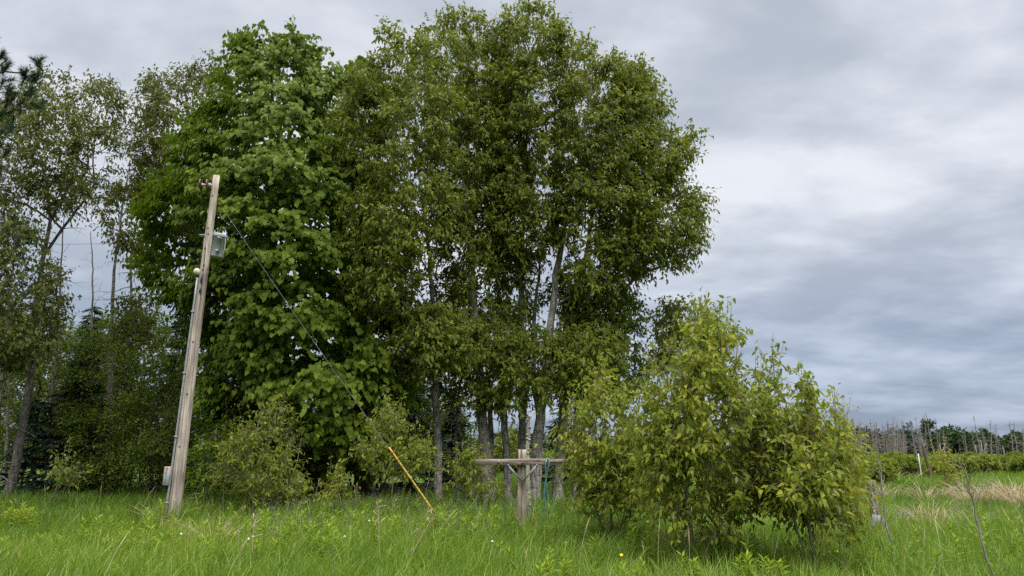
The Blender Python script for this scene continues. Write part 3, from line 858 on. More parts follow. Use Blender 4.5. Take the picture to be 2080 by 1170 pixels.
# woods behind the left trees
for i, (x, top, hw) in enumerate([(-20, 580, 90), (75, 610, 80), (150, 660, 75), (215, 640, 75), (290, 620, 70), (370, 640, 80), (460, 600, 90), (560, 620, 90), (660, 640, 90), (750, 660, 90), (835, 720, 70), (905, 800, 50)]):
    Y = D0 + 9 + (i * 37 % 5)
    tree('forest_tree', 'dim green tree in the woods behind the trunks', 'tree', 'shrub', [([(x, 1000), (x + 4, 800), (x + 2, top + 60)], Y, .10, .02, .2)],
         [dict(poly=[(x - hw, top + 90), (x - hw * .4, top + 15), (x, top), (x + hw * .5, top + 20), (x + hw, top + 100), (x + hw * 1.1, 840), (x + hw * .8, 960), (x - hw * .8, 960), (x - hw * 1.1, 830)], Y=Y, tmax=1.8, n=150, gap=.2)],
         group='trees of the woods behind', size_k=1.6, dens=.9)


def pine():
    Y = 15.5
    base = foot(-190, Y)
    root = empty('pine_tree', base, 'dark pine reaching in from the top left corner with tufted needles', 'tree')
    P = densify(np.array([base, at(-180, 500, Y), at(-172, 100, Y), at(-168, -150, Y)]), .6)
    mb = MB(); mb.tube(P, np.linspace(.2, .06, len(P)), 10, rough=.06)
    link('trunk', mb.mesh('trunk', M['bark_dark'], base, True), root)
    tips = [(82, 128, -.2), (60, 165, .2), (15, 120, .4), (30, 200, .1), (65, 190, .5), (8, 175, -.3), (40, 225, .3), (5, 235, .4), (76, 150, .3), (20, 260, -.2), (-15, 150, .2), (-20, 205, 0), (-30, 250, .5), (-12, 112, .3),
            (-5, 350, .2), (-20, 330, -.4), (5, 300, .6), (-60, 300, .4), (-70, 180, .3), (-90, 230, -.3), (-60, 90, .6), (-100, 350, .2), (-40, 380, .5), (50, 145, 0), (10, 145, .1), (35, 180, -.3), (75, 215, .2), (-30, 60, 0), (-60, 20, .4), (-90, -40, .2), (-120, 120, -.5)]
    bb = MB(); pos, ax = [], []
    limbs = [densify(np.array([at(-172, y0, Y), at(-90, y1, Y + .1), at(-10, y2, Y + .1)]), .3) for y0, y1, y2 in ((280, 240, 215), (200, 165, 150), (400, 370, 350), (330, 300, 260))]
    for l in limbs: bb.tube(l, np.linspace(.05, .02, len(l)), 6, cap=False)
    cl = np.array([np.array(at(a, b, Y + c)) for a, b, c in tips])
    for p, r in grow([*limbs, P], cl, r_tip=.009, lift=-.05, up_pen=.3): bb.tube(p, r, 4, cap=False)
    for c in cl:
        for q in range(3):
            c2 = c + rng.normal(0, .10, 3) - np.array([.05, 0, 0]); n = 130
            d = norm(np.array([.55, -.1, .55]) + rng.normal(0, .35, 3))
            t = rng.uniform(-.16, .08, (n, 1)); v = norm(rng.normal(0, .7, (n, 3)) + d * .75)
            pos.append(c2 + d * t); ax.append(v)
    link('branch', bb.mesh('branches', M['bark_dark'], base), root, 'stuff')
    pos, ax = np.concatenate(pos), np.concatenate(ax); n = len(pos)
    B = frame(ax, rng.normal(0, 1, (n, 3)))
    link('needles', leaf_mesh('needles', 'needle', pos, B, rng.uniform(.13, .2, n), np.clip(rng.normal(.4, .22, n), 0, 1), M['pine'], base), root, 'stuff')


pine()

#==SECTION bushes
# ------------------------------------------------------------------ saplings and bushes in front
def bush(label, stems, crowns, n_parts, cat='sapling', name='poplar_sapling', **kw):
    return tree(name, label, cat, kw.pop('species', 'sapling'), stems, crowns, n_parts=n_parts, twig_lines=True, r_tip=.005, **kw)


YA = dist_of(1150, .12)
bush('big bushy poplar sapling, tallest of the foreground bushes, against the open sky', [([(1402, 1150), (1398, 1020), (1390, 880), (1400, 740), (1425, 610)], YA, .045, .006, .3), ([(1452, 1150), (1452, 1000), (1470, 850), (1500, 700)], YA + .3, .04, .006, .3),
      ([(1472, 1140), (1475, 1020), (1530, 880), (1572, 750)], YA + .5, .035, .006, .2), ([(1400, 1130), (1350, 960), (1330, 830)], YA - .1, .03, .006, -.3), ([(1405, 1120), (1475, 1000), (1530, 960)], YA - .2, .022, .006, -.3)],
     [dict(poly=[(1420, 640), (1432, 665), (1470, 665), (1500, 662), (1506, 725), (1525, 785), (1555, 800), (1580, 810), (1592, 850), (1600, 890), (1600, 960), (1575, 1040), (1500, 1080), (1430, 1060), (1345, 1060), (1300, 1010), (1285, 900), (1300, 830), (1325, 800), (1345, 720), (1385, 690), (1400, 640)], Y=YA + .2, tmax=1.2, n=285, gap=.30, gsc=1.5, inset=12),
      dict(poly=[(1418, 625), (1432, 625), (1450, 710), (1400, 710)], Y=YA + .2, tmax=.1, n=6, inset=2), dict(poly=[(1566, 740), (1578, 740), (1586, 810), (1562, 810)], Y=YA + .5, tmax=.08, n=4, inset=2),
      dict(poly=[(1290, 1000), (1600, 1000), (1610, 1100), (1500, 1120), (1380, 1120), (1300, 1090)], Y=YA + .1, tmax=.9, n=18, gap=.3, inset=5)], 300)
YB = dist_of(1108, .12)
bush('yellow-green poplar sapling just left of the tallest foreground bush', [([(1240, 1105), (1240, 1000), (1232, 880), (1222, 770)], YB, .035, .006, .2), ([(1242, 1080), (1290, 960), (1290, 860)], YB, .02, .006, .3), ([(1238, 1060), (1180, 950), (1185, 850)], YB, .02, .006, -.2)],
     [dict(poly=[(1220, 752), (1240, 800), (1290, 825), (1312, 880), (1335, 960), (1320, 1060), (1250, 1092), (1190, 1050), (1160, 985), (1148, 920), (1150, 860), (1172, 812), (1207, 805)], Y=YB, tmax=.95, n=140, gap=.27, gsc=1.5, inset=10),
      dict(poly=[(1210, 752), (1232, 752), (1240, 820), (1205, 820)], Y=YB, tmax=.1, n=4, inset=2)], 300)
YC = dist_of(1165, .12)
bush('poplar sapling on the right end of the foreground bushes, beside the grey fence post', [([(1640, 1165), (1636, 1020), (1640, 900), (1645, 800)], YC, .032, .005, .2), ([(1640, 1120), (1680, 980), (1685, 870)], YC, .02, .005, .2), ([(1636, 1100), (1590, 980), (1600, 850)], YC, .02, .005, -.2)],
     [dict(poly=[(1645, 850), (1662, 865), (1682, 890), (1705, 905), (1725, 980), (1715, 1040), (1680, 1075), (1600, 1070), (1560, 980), (1575, 920), (1600, 885), (1622, 862)], Y=YC + .1, tmax=.8, n=130, gap=.3, gsc=1.5, inset=10),
      dict(poly=[(1640, 800), (1651, 800), (1658, 870), (1634, 870)], Y=YC, tmax=.08, n=5, inset=2),
      dict(poly=[(1580, 1050), (1730, 1040), (1740, 1110), (1600, 1120)], Y=YC, tmax=.5, n=6, gap=.2, inset=4)], 300)
YD = dist_of(1040, .2)
bush('broad bushy sapling right of the leaning pole, in front of the heart-leaved tree', [([(545, 1055), (545, 960), (548, 830)], YD, .03, .005, .1), ([(548, 1050), (600, 960), (612, 890)], YD, .022, .005, .2), ([(540, 1050), (490, 980), (455, 940)], YD, .022, .005, -.2), ([(530, 1050), (500, 960), (505, 890)], YD - .3, .02, .005, .1)],
     [dict(poly=[(546, 808), (575, 830), (592, 872), (632, 862), (628, 925), (612, 960), (625, 1010), (590, 1035), (500, 1030), (440, 990), (425, 955), (450, 915), (480, 890), (510, 870), (522, 835)], Y=YD, tmax=.9, n=96, gap=.32, gsc=1.4, inset=9)], 300, shift=-.06)
YE = dist_of(1075, .2) + 2.2
bush('sapling with a slim bare stem around the top of the yellow guy guard', [([(800, 1090), (797, 1000), (795, 900), (800, 830)], YE, .024, .005, 0)],
     [dict(poly=[(800, 822), (826, 850), (838, 895), (872, 885), (878, 950), (865, 990), (830, 1000), (790, 965), (735, 960), (722, 930), (755, 900), (748, 858), (775, 858)], Y=YE + .3, tmax=.5, n=52, gap=.3, gsc=1.4, inset=7)], 300, shift=-.04)
YF = dist_of(1050, .2)
bush('little sapling in front of the dark double trunk', [([(682, 1060), (680, 1010), (684, 960)], YF, .012, .004, 0)],
     [dict(poly=[(684, 958), (705, 985), (708, 1030), (670, 1040), (655, 1010), (662, 975)], Y=YF, tmax=.25, n=10, inset=4)], 60)
YG = dist_of(1030, .2)
bush('small leafy sapling at the left end of the crossarm', [([(958, 1040), (960, 980), (965, 900)], YG, .018, .005, 0), ([(958, 1030), (935, 980), (925, 950)], YG, .014, .005, 0)],
     [dict(poly=[(965, 895), (985, 940), (1010, 990), (1005, 1015), (950, 1025), (915, 980), (915, 940), (940, 925)], Y=YG, tmax=.5, n=34, gap=.2, inset=6)], 150, shift=-.08)
bush('small bent sapling in the tall grass near the forked left trunk', [([(100, 1020), (118, 990), (122, 950), (118, 920)], YD + 1.5, .02, .004, 0), ([(100, 1020), (135, 985), (155, 960)], YD + 1.4, .016, .004, 0)],
     [dict(poly=[(118, 918), (136, 945), (158, 965), (150, 990), (122, 990), (104, 975), (108, 940)], Y=YD + 1.5, tmax=.25, n=10, inset=4)], 80, shift=-.3)
bush('low yellowish sapling in the marsh right of the white stake', [([(1922, 1012), (1920, 970), (1925, 935)], 26, .02, .006, 0)],
     [dict(poly=[(1925, 928), (1948, 945), (1950, 985), (1925, 1010), (1900, 985), (1890, 945)], Y=26, tmax=.5, n=18, inset=3)], 0, shift=.1)
bush('narrow upright sapling with curled yellowing leaves at the bush end, against the treeline', [([(1700, 1070), (1704, 930), (1694, 795)], YC + 2.5, .02, .004, 0), ([(1705, 1070), (1718, 930), (1722, 830)], YC + 2.6, .018, .004, 0), ([(1715, 1070), (1732, 960), (1738, 880)], YC + 2.6, .016, .004, 0)],
     [dict(poly=[(1690, 805), (1699, 805), (1720, 850), (1732, 890), (1740, 960), (1738, 1030), (1690, 1030), (1688, 900)], Y=YC + 2.6, tmax=.3, n=42, inset=3)], 0, dens=.7, size_k=.65, shift=.28)


# curled bud shoots standing up out of it are in the crown above

#==SECTION structures
# ------------------------------------------------------------------ utility pole
YP = dist_of(1045, .25)


def oriented(d, up=(0, 0, 1)):
    z = Vector(d).normalized(); x = Vector(up).cross(z)
    if x.length < 1e-3: x = Vector((1, 0, 0)).cross(z)
    x.normalize(); y = z.cross(x)
    return Matrix((x, y, z)).transposed()


def utility_pole():
    base = foot(362, YP); top = at(440, 357, YP)
    root = empty('utility_pole', base, 'tall weathered wooden utility pole leaning right in the meadow', 'utility pole')
    s = FPX / YP
    P = np.array([np.array(base) * (1 - t) + np.array(top) * t for t in np.linspace(-.02, 1, 24)])
    P[1:-1, 0] += np.sin(np.linspace(0, 3.1, 22)) * -.02
    mb = MB(); mb.tube(P, np.linspace(12.2, 6.8, 24) / s, 16, rough=.015)
    link('shaft', mb.mesh('shaft', M['pole'], base, True), root)
    ax = (top - base).normalized(); L = (top - base).length
    Mx = oriented(ax)

    def on(t, side=0., fro=0.):          # a point at height share t, metres to the right, metres towards the camera
        return base + ax * (L * t) + Vector((side, -fro, 0))
    def part(name, mb, mat, parent=root, smooth=False):
        return link(name, mb.mesh(name, M[mat], base, smooth), parent)
    tt = lambda y: (1045 - y) / 688.0
    rp = lambda t: (12.2 - 5.4 * t) / s
    # conduit on the left side and its weather head
    mb = MB(); mb.tube([on(t, -rp(t) - .035, .05) for t in np.linspace(0.005, tt(572), 12)], .028, 8); part('conduit', mb, 'galv', smooth=True)
    t = tt(560); c = on(t, -rp(t) - .06, .05)
    mb = MB(); mb.lathe(c, [(0, .09), (.05, .085), (.085, .05), (.09, 0), (.06, -.05), (.03, -.1), (0, -.1)], 10, oriented((-.75, -.2, .6)))
    part('weather_head', mb, 'cream', smooth=True)
    for y in (640, 760, 880, 1000):
        t = tt(y); mb = MB(); mb.box(on(t, -rp(t) - .03, .045), (.10, .095, .03), Mx, .006); part('conduit_strap', mb, 'galv')
    # meter box low on the left
    t = tt(952); mb = MB(); mb.box(on(t, -rp(t) - .11, .06), (.15, .14, .44), Mx, .012); bx = part('junction_box', mb, 'rusty')
    mb = MB(); mb.box(on(t, -rp(t) - .11, .138), (.13, .012, .40), Mx, .004); part('box_cover', mb, 'rusty', bx)
    # fuse holders on the face
    for y0, y1, w in ((562, 586, .07), (588, 606, .055)):
        t = tt((y0 + y1) / 2); mb = MB(); mb.box(on(t, .01, rp(t) + .03), (w, .05, (y1 - y0) / s * .9), Mx, .012)
        mb.box(on(t, .01, rp(t) + .06), (w * .6, .03, (y1 - y0) / s * .5), Mx, .008); part('fuse_holder', mb, 'steel_dark')
    for y in (402, 470, 482, 512, 546, 556, 700, 800, 898):
        t = tt(y); mb = MB(); mb.lathe(on(t, random.uniform(-.02, .03), rp(t) + .004), [(0, .02), (.016, .016), (.022, 0), (.022, -.02)], 8, oriented((0, -1, 0))); part('bolt', mb, 'steel_dark')
    # dead-end insulators pointing left
    c0 = at(432, 376, YP - .03); dirv = Vector((-1, -.12, -.02)).normalized(); mo = oriented(dirv)
    mb = MB(); mb.lathe(c0, [(0, -.1), (.022, -.1), (.022, .02), (.05, .05), (.055, .1), (.03, .16), (.03, .24), (.05, .26), (.05, .3), (.02, .34), (0, .36)], 12, mo); ins = part('insulator', mb, 'fitting', smooth=True)
    for d in (.13, .30):
        mb = MB(); mb.lathe(c0 + dirv * d, [(0, -.03), (.06, -.035), (.145, -.02), (.158, .0), (.14, .012), (.05, .02), (0, .02)], 16, mo); part('insulator_disc', mb, 'porcelain', ins, True)
    # ground wire stapled down the face
    mb = MB(); mb.tube([on(t, rp(t) * .55 + .01 * math.sin(t * 40), rp(t) * .86 + .004) for t in np.linspace(.01, tt(480), 30)], .005, 4); part('ground_wire', mb, 'galv')
    return root


utility_pole()


def transformer():
    Yt = YP + .2
    c = at(442, 501, Yt); s = FPX / Yt
    root = empty('pole_transformer', c, 'grey can-shaped transformer mounted on the back of the leaning pole', 'transformer')
    Mx = oriented((.10, 0, 1))
    r, h = 15.5 / s, 48 / s
    mb = MB(); mb.lathe(c, [(0, -h / 2), (r * .93, -h / 2), (r, -h / 2 + .03), (r, h / 2 - .05), (r * 1.04, h / 2 - .05), (r * 1.04, h / 2 - .02), (r, h / 2 - .02), (r, h / 2)], 30, Mx)
    link('tank', mb.mesh('tank', M['tank'], c), root)
    mb = MB(); mb.lathe(c + Mx @ Vector((0, 0, h / 2 + .002)), [(r * 1.05, -.015), (r * 1.06, .01), (r * .9, .035), (0, .055)], 30, Mx)
    link('lid', mb.mesh('lid', M['tank'], c), root)
    mb = MB(); b = at(418, 487, Yt)
    mb.lathe(b, [(.0, -.2), (.03, -.2), (.035, -.14), (.06, -.12), (.035, -.09), (.06, -.06), (.035, -.03), (.06, 0), (.03, .05), (.02, .12), (0, .12)], 12, Mx)
    link('bushing', mb.mesh('bushing', M['fitting'], c, True), root)
    mb = MB(); mb.box(b + Vector((-.06, 0, .13)), (.24, .04, .03), None, .006); mb.box(b + Vector((.16, .0, .02)), (.2, .035, .04), None, .006)
    link('bracket', mb.mesh('bracket', M['galv'], c), root)
    for dz in (-.17, .17):
        mb = MB(); mb.box(c + Mx @ Vector((-r - .05, -.12, dz)), (.16, .06, .05), Mx, .006); link('hanger', mb.mesh('hanger', M['galv'], c), root)
    mb = MB(); mb.tube([at(*p, Yt - r - .03) for p in ((448, 478), (447, 488), (448, 500), (446, 510), (442, 516), (437, 514))], .008, 5); link('lead', mb.mesh('lead', M['black'], c), root)
    mb = MB(); mb.tube([at(*p, Yt - .05) for p in ((457, 474), (458, 490), (456, 506), (450, 524))], .011, 5); link('drop_wire', mb.mesh('drop_wire', M['cream'], c), root)


transformer()


def guy():
    a = at(458, 432, YP + .02)
    an = at(886, 1046, 15.6)
    root = empty('guy_wire', an, 'thin steel guy wire with a yellow guard running from pole to ground', 'guy wire')
    mb = MB(); n = 14
    mb.tube([np.array(a) * (1 - t) + np.array(an) * t + np.array([0, 0, -.05 * math.sin(math.pi * t)]) for t in np.linspace(0, 1, n)], .005, 5)
    link('wire', mb.mesh('wire', M['steel_dark'], an), root)
    at_t = lambda t: np.array(a) * (1 - t) + np.array(an) * t
    g0 = .815
    mb = MB(); mb.tube([at_t(t) + np.array([0, -.02, .004]) for t in np.linspace(g0, .995, 10)], .017, 9); g = link('guard', mb.mesh('guard', M['yellow'], an, True), root)
    for t in np.linspace(g0 + .012, .975, 9):
        mb = MB(); mb.tube([at_t(t) + np.array([0, -.02, .004]), at_t(t + .006) + np.array([0, -.02, .004])], .018, 9); link('band', mb.mesh('band', M['orange'], an), g)
    mb = MB(); mb.tube([np.array(an) + (np.array(an) - np.array(a)) * .075, an, np.array(an) + [.0, 0, .03]], .018, 6); link('anchor_rod', mb.mesh('anchor_rod', M['galv'], an), root)


guy()

# overhead lines passing behind the left trees
for lab, y in (('middle one of the thin power lines crossing the sky gap behind the left trees', 379), ('lowest thin power line crossing the sky gap behind the left trees', 476), ('highest thin power line crossing the sky gap behind the left trees', 341)):
    a, e = np.array(at(-500, y + 6, 42)), np.array(at(700, y, 36)); mb = MB()
    mb.tube([a * (1 - t) + e * t - np.array([0, 0, .5 * math.sin(math.pi * t)]) for t in np.linspace(0, 1, 18)], .009, 4)
    o = link('power_line', mb.mesh('power_line', M['steel_dark'])); tag(o, lab, 'power line', 'overhead power lines')

# ------------------------------------------------------------------ cross-shaped post
YX = dist_of(1062, .34)


def wood_prism(mb, a, b, w, d, n=10, jit=.006, split=0.0):
    """a squared, worn timber between two points, w across, d deep, with ragged faces and an optional drying crack down its face"""
    a, b = np.array(a), np.array(b); ax = norm(b - a)
    up = np.array([0, 1., 0]); x = norm(np.cross(up, ax)); y = np.cross(ax, x)
    prof = [(-.5, -.42), (-.42, -.5), (-.06, -.5), (-.03, -.5 + split), (.03, -.5 + split), (.06, -.5), (.42, -.5), (.5, -.42), (.5, .42), (.42, .5), (-.42, .5), (-.5, .42)]
    m = len(prof); V = []
    for i in range(n):
        c = a + (b - a) * i / (n - 1)
        for u, v in prof: V.append(c + x * (u * w + rng.normal(0, jit)) + y * (v * d + rng.normal(0, jit)))
    Q = [[i * m + j, i * m + (j + 1) % m, (i + 1) * m + (j + 1) % m, (i + 1) * m + j] for i in range(n - 1) for j in range(m)]
    T = []
    V += [a, b]
    for j in range(m): T += [[n * m, (j + 1) % m, j], [n * m + 1, (n - 1) * m + j, (n - 1) * m + (j + 1) % m]]
    mb.add(V, Q, T)


def cross_post():
    base = foot(1059, YX); s = FPX / YX
    root = empty('crossarm_post', base, 'short split wooden post with a long crossarm, shaped like a cross, in the grass', 'post')
    mb = MB(); wood_prism(mb, base - Vector((0, 0, .1)), at(1060, 913, YX), 16 / s, 15 / s, 14, .005, .16); link('post', mb.mesh('post', M['post'], base), root)
    yb = YX - 13.5 / s
    mb = MB(); wood_prism(mb, at(966, 938.5, yb), at(1158, 938.5, yb + .05), 11.5 / s, 11 / s, 16, .003); link('crossarm', mb.mesh('crossarm', M['arm'], base), root)
    for x in (1031, 1092):
        mb = MB(); p, q = at(x, 944, yb - .04), at(1061 + (1 if x > 1060 else -1), 977, yb + .02)
        wood_prism(mb, p, q, 3.4 / s, 1.2 / s, 3, 0); link('brace', mb.mesh('brace', M['galv'], base), root)
    for x, y, m in ((1062, 940, 'steel_dark'), (1061, 976, 'steel_dark'), (1032, 946, 'steel_dark'), (1091, 946, 'steel_dark'), (1013, 938, 'galv'), (1110, 937, 'galv')):
        mb = MB(); mb.lathe(at(x, y, yb - 7 / s), [(0, .02), (.016, .018), (.02, 0), (.02, -.035)], 8, oriented((0, -1, 0))); link('bolt', mb.mesh('bolt', M[m], base), root)
    # rope slung over the right arm
    yr = yb - 8 / s
    r = empty('rope', at(1108, 1040, yr), 'blue-green rope hanging in two strands over the right end of the crossarm', 'rope')
    o = at(1108, 1040, yr)
    for pts in ([(1112, 931), (1116, 934), (1115, 945), (1111, 962), (1107, 985), (1105, 1010), (1104, 1060)], [(1112, 931), (1109, 934), (1108, 948), (1109, 970), (1110, 985), (1113, 1010), (1118, 1040), (1119, 1070)]):
        mb = MB(); mb.tube(smooth_path([at(x, y, yr + (.10 if i == 0 else 0)) for i, (x, y) in enumerate(pts)]), .016, 6); link('strand', mb.mesh('strand', M['rope'], o, True), r)
    # lichen stub behind
    Ys = YX + 1.2
    b = foot(1073, Ys); r = empty('lichen_stub', b, 'thin broken stub crusted with pale green lichen behind the cross-shaped post', 'dead tree')
    mb = MB(); P = densify([b - Vector((0, 0, .1)), at(1071, 930, Ys), at(1074, 842, Ys)], .12); mb.tube(P, np.linspace(5.5, 3.4, len(P)) / s * 1.05, 8, rough=.16); link('trunk', mb.mesh('trunk', M['lichen'], b, True), r)
    lb = MB()
    for _ in range(60):
        i = rng.integers(2, len(P)); a = rng.uniform(0, 6.28); rr = 4.4 / s
        lb.box(P[i] + np.array([math.cos(a) * rr, math.sin(a) * rr, rng.uniform(-.05, .05)]), rng.uniform(.015, .05, 3), oriented(rng.normal(0, 1, 3)))
    link('lichen', lb.mesh('lichen', M['lichen'], b), r, 'stuff')


cross_post()


def small_posts():
    Y = dist_of(1058, .40); b = foot(1771, Y); s = FPX / Y
    r = empty('fence_post', b, 'old grey fence post at the right end of the foreground bushes', 'fence post')
    mb = MB(); wood_prism(mb, b - Vector((0, 0, .1)), at(1768, 975, Y), 13 / s, 12 / s, 10, .006, .1); link('post', mb.mesh('post', M['oldpost'], b), r)
    mb = MB()
    for y in (1000, 1030): mb.tube([at(1762, y, Y - .08), at(1772, y + 2, Y - .085), at(1780, y - 1, Y - .06)], .006, 4)
    link('wire', mb.mesh('wire', M['galv'], b), r)
    p = at(1783, 1052, Y - .15); r = empty('concrete_block', (p.x, p.y, gz(p.x, p.y)), 'pale grey tilted concrete lump at the foot of the grey fence post', 'block')
    mb = MB(); wood_prism(mb, (p.x - .09, p.y, gz(p.x, p.y) - .05), (p.x + .02, p.y, p.z + .05), 19 / s, 16 / s, 5, .012); link('body', mb.mesh('body', M['stone'], r.location), r)
    Y = dist_of(970, .2); b = foot(1870, Y); o = MB(); wood_prism(o, b - Vector((0, 0, .1)), at(1865, 921, Y), .05, .045, 4, .002)
    r = empty('marker_stake', b, 'thin white stake standing in the marsh grass', 'stake'); link('stake', o.mesh('stake', M['white'], b), r)
    Y = 40.0; b = foot(1890, Y); o = MB(); P = densify([b - Vector((0, 0, .1)), at(1884, 938, Y), at(1875, 908, Y), at(1870, 890, Y)], .3); o.tube(P, np.linspace(.13, .05, len(P)), 8, rough=.1)
    r = empty('leaning_trunk', b, 'brown dead trunk leaning left beyond the white stake', 'dead tree'); link('trunk', o.mesh('trunk', M['rust_wood'], b, True), r)
    for x, lab, ln in ((1912, 'pale forked snag among the marsh shrubs right of the brown leaning trunk', 14), (2040, 'short pale stump snag near the right edge of the marsh', 9), (1996, 'splintered pale snag before the tall leaning dead tree', 22), (1984, 'stubby white snag in the marsh shrubs', 12)):
        Yq = 62 + (x % 7); b = foot(x, Yq); r = empty('marsh_snag', b, lab, 'dead tree'); mb = MB()
        z0 = 945
        mb.tube([b, at(x - 1, 915, Yq), at(x - 4, 915 - ln, Yq)], [.08, .06, .02], 6)
        if ln > 12: mb.tube([at(x - 1, 925, Yq), at(x + 6, 908, Yq), at(x + 8, 900, Yq)], [.06, .045, .02], 6)
        link('trunk', mb.mesh('trunk', M['dead'], b), r)


small_posts()

# whips: bare saplings in the right foreground
YW = dist_of(1190, .1)
snag('bare_sapling', 'bare grey whip of a sapling, slightly crooked, nearest the right edge', [(2004, 1200), (1996, 1120), (1984, 1050), (1970, 990), (1950, 930)], YW, .018, 11, mat='dead', ln=(.3, .6), up=1.3)
snag('bare_sapling', 'thin bare sapling beside the grey fence post', [(1806, 1160), (1798, 1060), (1790, 960), (1782, 925)], YW + 1.4, .016, 8, mat='dead', ln=(.2, .4), up=1.2)
for lab, pts, Y in (('dry standing stalk left of the yellow guard\'s foot', [(771, 1165), (770, 1090), (768, 1025)], dist_of(1150, .05)), ('bowed dry stalk leaning towards the yellow guard\'s foot', [(818, 1170), (842, 1115), (872, 1062), (884, 1045)], dist_of(1160, .05)),
                    ('dry stalk in the meadow below the broad bushy sapling', [(512, 1165), (512, 1110), (516, 1060)], dist_of(1150, .05)), ('dry curved stalk left of the yellow-green sapling foot', [(1208, 1140), (1222, 1100), (1238, 1060)], dist_of(1130, .05)),
                    ('brown seed stalk beside the broad bushy sapling', [(455, 1060), (452, 1010), (458, 975)], YD - .6), ('brown seed stalk right of the broad bushy sapling', [(640, 1080), (636, 1030), (644, 990)], YD - .4),
                    ('dry stalk in front of the dark double trunk', [(722, 1070), (724, 1020), (720, 985)], YD), ('dry stalk near the foot of the leaning pole', [(398, 1075), (402, 1030), (396, 1000)], YD - .5)):
    root_loc = foot(pts[0][0], Y); mb = MB(); P = smooth_path([at(x, y, Y) for x, y in pts]); P[0][2] = min(P[0][2], root_loc.z - .02)
    mb.tube(P, np.linspace(.011, .005, len(P)), 5)
    for _ in range(7):
        i = rng.integers(len(P) // 2, len(P)); e = norm(rng.normal(0, .6, 3) + [0, 0, .5]); mb.tube([P[i], P[i] + e * .07, P[i] + e * .14], [.005, .004, .008], 3)
    r = empty('dry_stalk', root_loc, lab, 'dry stalk', 'dry stalks in the meadow'); link('stem', mb.mesh('stem', M['dead_brown'] if 'brown' in lab else M['dry'], root_loc), r)

#==SECTION far
# ------------------------------------------------------------------ marsh shrubs and far treeline
wl = [(1770, 925, 962, 42), (1832, 928, 962, 48), (1790, 938, 975, 26), (1900, 930, 958, 34), (1948, 928, 956, 36), (1998, 925, 955, 34), (2040, 928, 952, 40), (2085, 924, 955, 36), (1862, 935, 952, 24), (1925, 925, 945, 26), (1970, 920, 944, 30), (2062, 918, 944, 22),
      (1725, 930, 960, 34), (1660, 920, 955, 45), (1590, 925, 955, 45), (1500, 920, 955, 50), (1035, 868, 962, 34), (1090, 915, 962, 45), (985, 915, 960, 45), (1150, 910, 960, 45), (2130, 922, 955, 40), (1815, 918, 940, 30)]
wlab = ['rounded yellow-green willow shrub left of the white stake', 'wide rounded willow shrub just left of the white stake', 'low willow shrub in front, nearest the grey fence post', 'willow shrub at the foot of the brown leaning trunk', 'willow shrub behind the low yellowish sapling',
        'broad pale willow shrub toward the right edge', 'dark rounded willow shrub near the right edge', 'willow shrub cut by the right edge']
for i, (x, t, b, hw) in enumerate(wl):
    Y = dist_of(b, .35); k = 'willow' if i not in (6, 11) else 'shrub'
    k = 'willow'
    c = hw * .9
    tree('willow_shrub', wlab[i] if i < len(wlab) else 'rounded green willow shrub out in the marsh', 'shrub', k, [([(x, 999), (x, (t + b) / 2)], Y, .05, .02, 0), ([(x + 4, 999), (x + hw * .4, (t + b) / 2 + 4)], Y, .04, .02, 0)],
         [dict(poly=[(x - hw, b + 1), (x - hw * .95, b - (b - t) * .45), (x - hw * .6, b - (b - t) * .85), (x, t), (x + hw * .55, t + (b - t) * .12), (x + hw * .95, b - (b - t) * .5), (x + hw, b + 1)], Y=Y, tmax=1.3, n=110, inset=3)],
         group='willow shrubs in the marsh', size_k=1.0, dens=1.1, Lk=.5, shift=-.28 if i in (6, 11, 8) else rng.uniform(.0, .28))

# far dead trees: four kinds, then copies
def dead_tree_kind(h, n, spread, lean, mat='dead_brown'):
    root = empty('far_dead_tree', (0, 0, 0), 'bare grey dead tree of the far treeline', 'dead tree', 'dead trees of the far treeline')
    P = np.stack([lean * np.linspace(0, 1, 8) ** 1.3, np.zeros(8), np.linspace(-.1, h, 8)], -1); P[1:-1, :2] += rng.normal(0, .05, (6, 2))
    mb = MB(); mb.tube(P, np.linspace(.11, .025, 8), 5); link('trunk', mb.mesh('trunk', M[mat]), root)
    bb = MB()
    for _ in range(n):
        f = rng.uniform(.15, .98); a = np.array([np.interp(f, np.linspace(0, 1, 8), P[:, i]) for i in range(3)]); g = rng.uniform(0, 6.28)
        d = np.array([math.cos(g), math.sin(g), rng.uniform(-.2, .7)]); L = spread * (1.1 - f) * rng.uniform(.5, 1.2) + .2
        bb.tube([a, a + d * L * .5 + [0, 0, .03], a + d * L + [0, 0, .12 * L]], [.026, .018, .010], 3, cap=False)
    link('branch', bb.mesh('branches', M[mat]), root, 'stuff')
    return root


kinds = [dead_tree_kind(6.2, 26, 1.1, .1), dead_tree_kind(7.0, 30, 1.8, -.5, 'dead'), dead_tree_kind(5.4, 34, .7, .2), dead_tree_kind(6.6, 28, 1.6, .6, 'dead')]
first = [True] * 4


def place(k, x, Y, s, label=None, tops=None):
    o = kinds[k] if first[k] else copy_tree(kinds[k]); first[k] = False
    p = foot(x, Y); o.location = p; o.scale = (s * rng.uniform(.8, 1.2),) * 2 + (s,); o.rotation_euler = (0, 0, rng.uniform(0, 6.28))
    if tops: s = (at(x, tops, Y).z - p.z) / (6.2, 7.0, 5.4, 6.6)[k]; o.scale = (s, s, s); o.rotation_euler = (0, 0, rng.uniform(-.3, .3))
    o['label'] = label or 'bare grey dead tree packed among others in the far treeline'
    return o


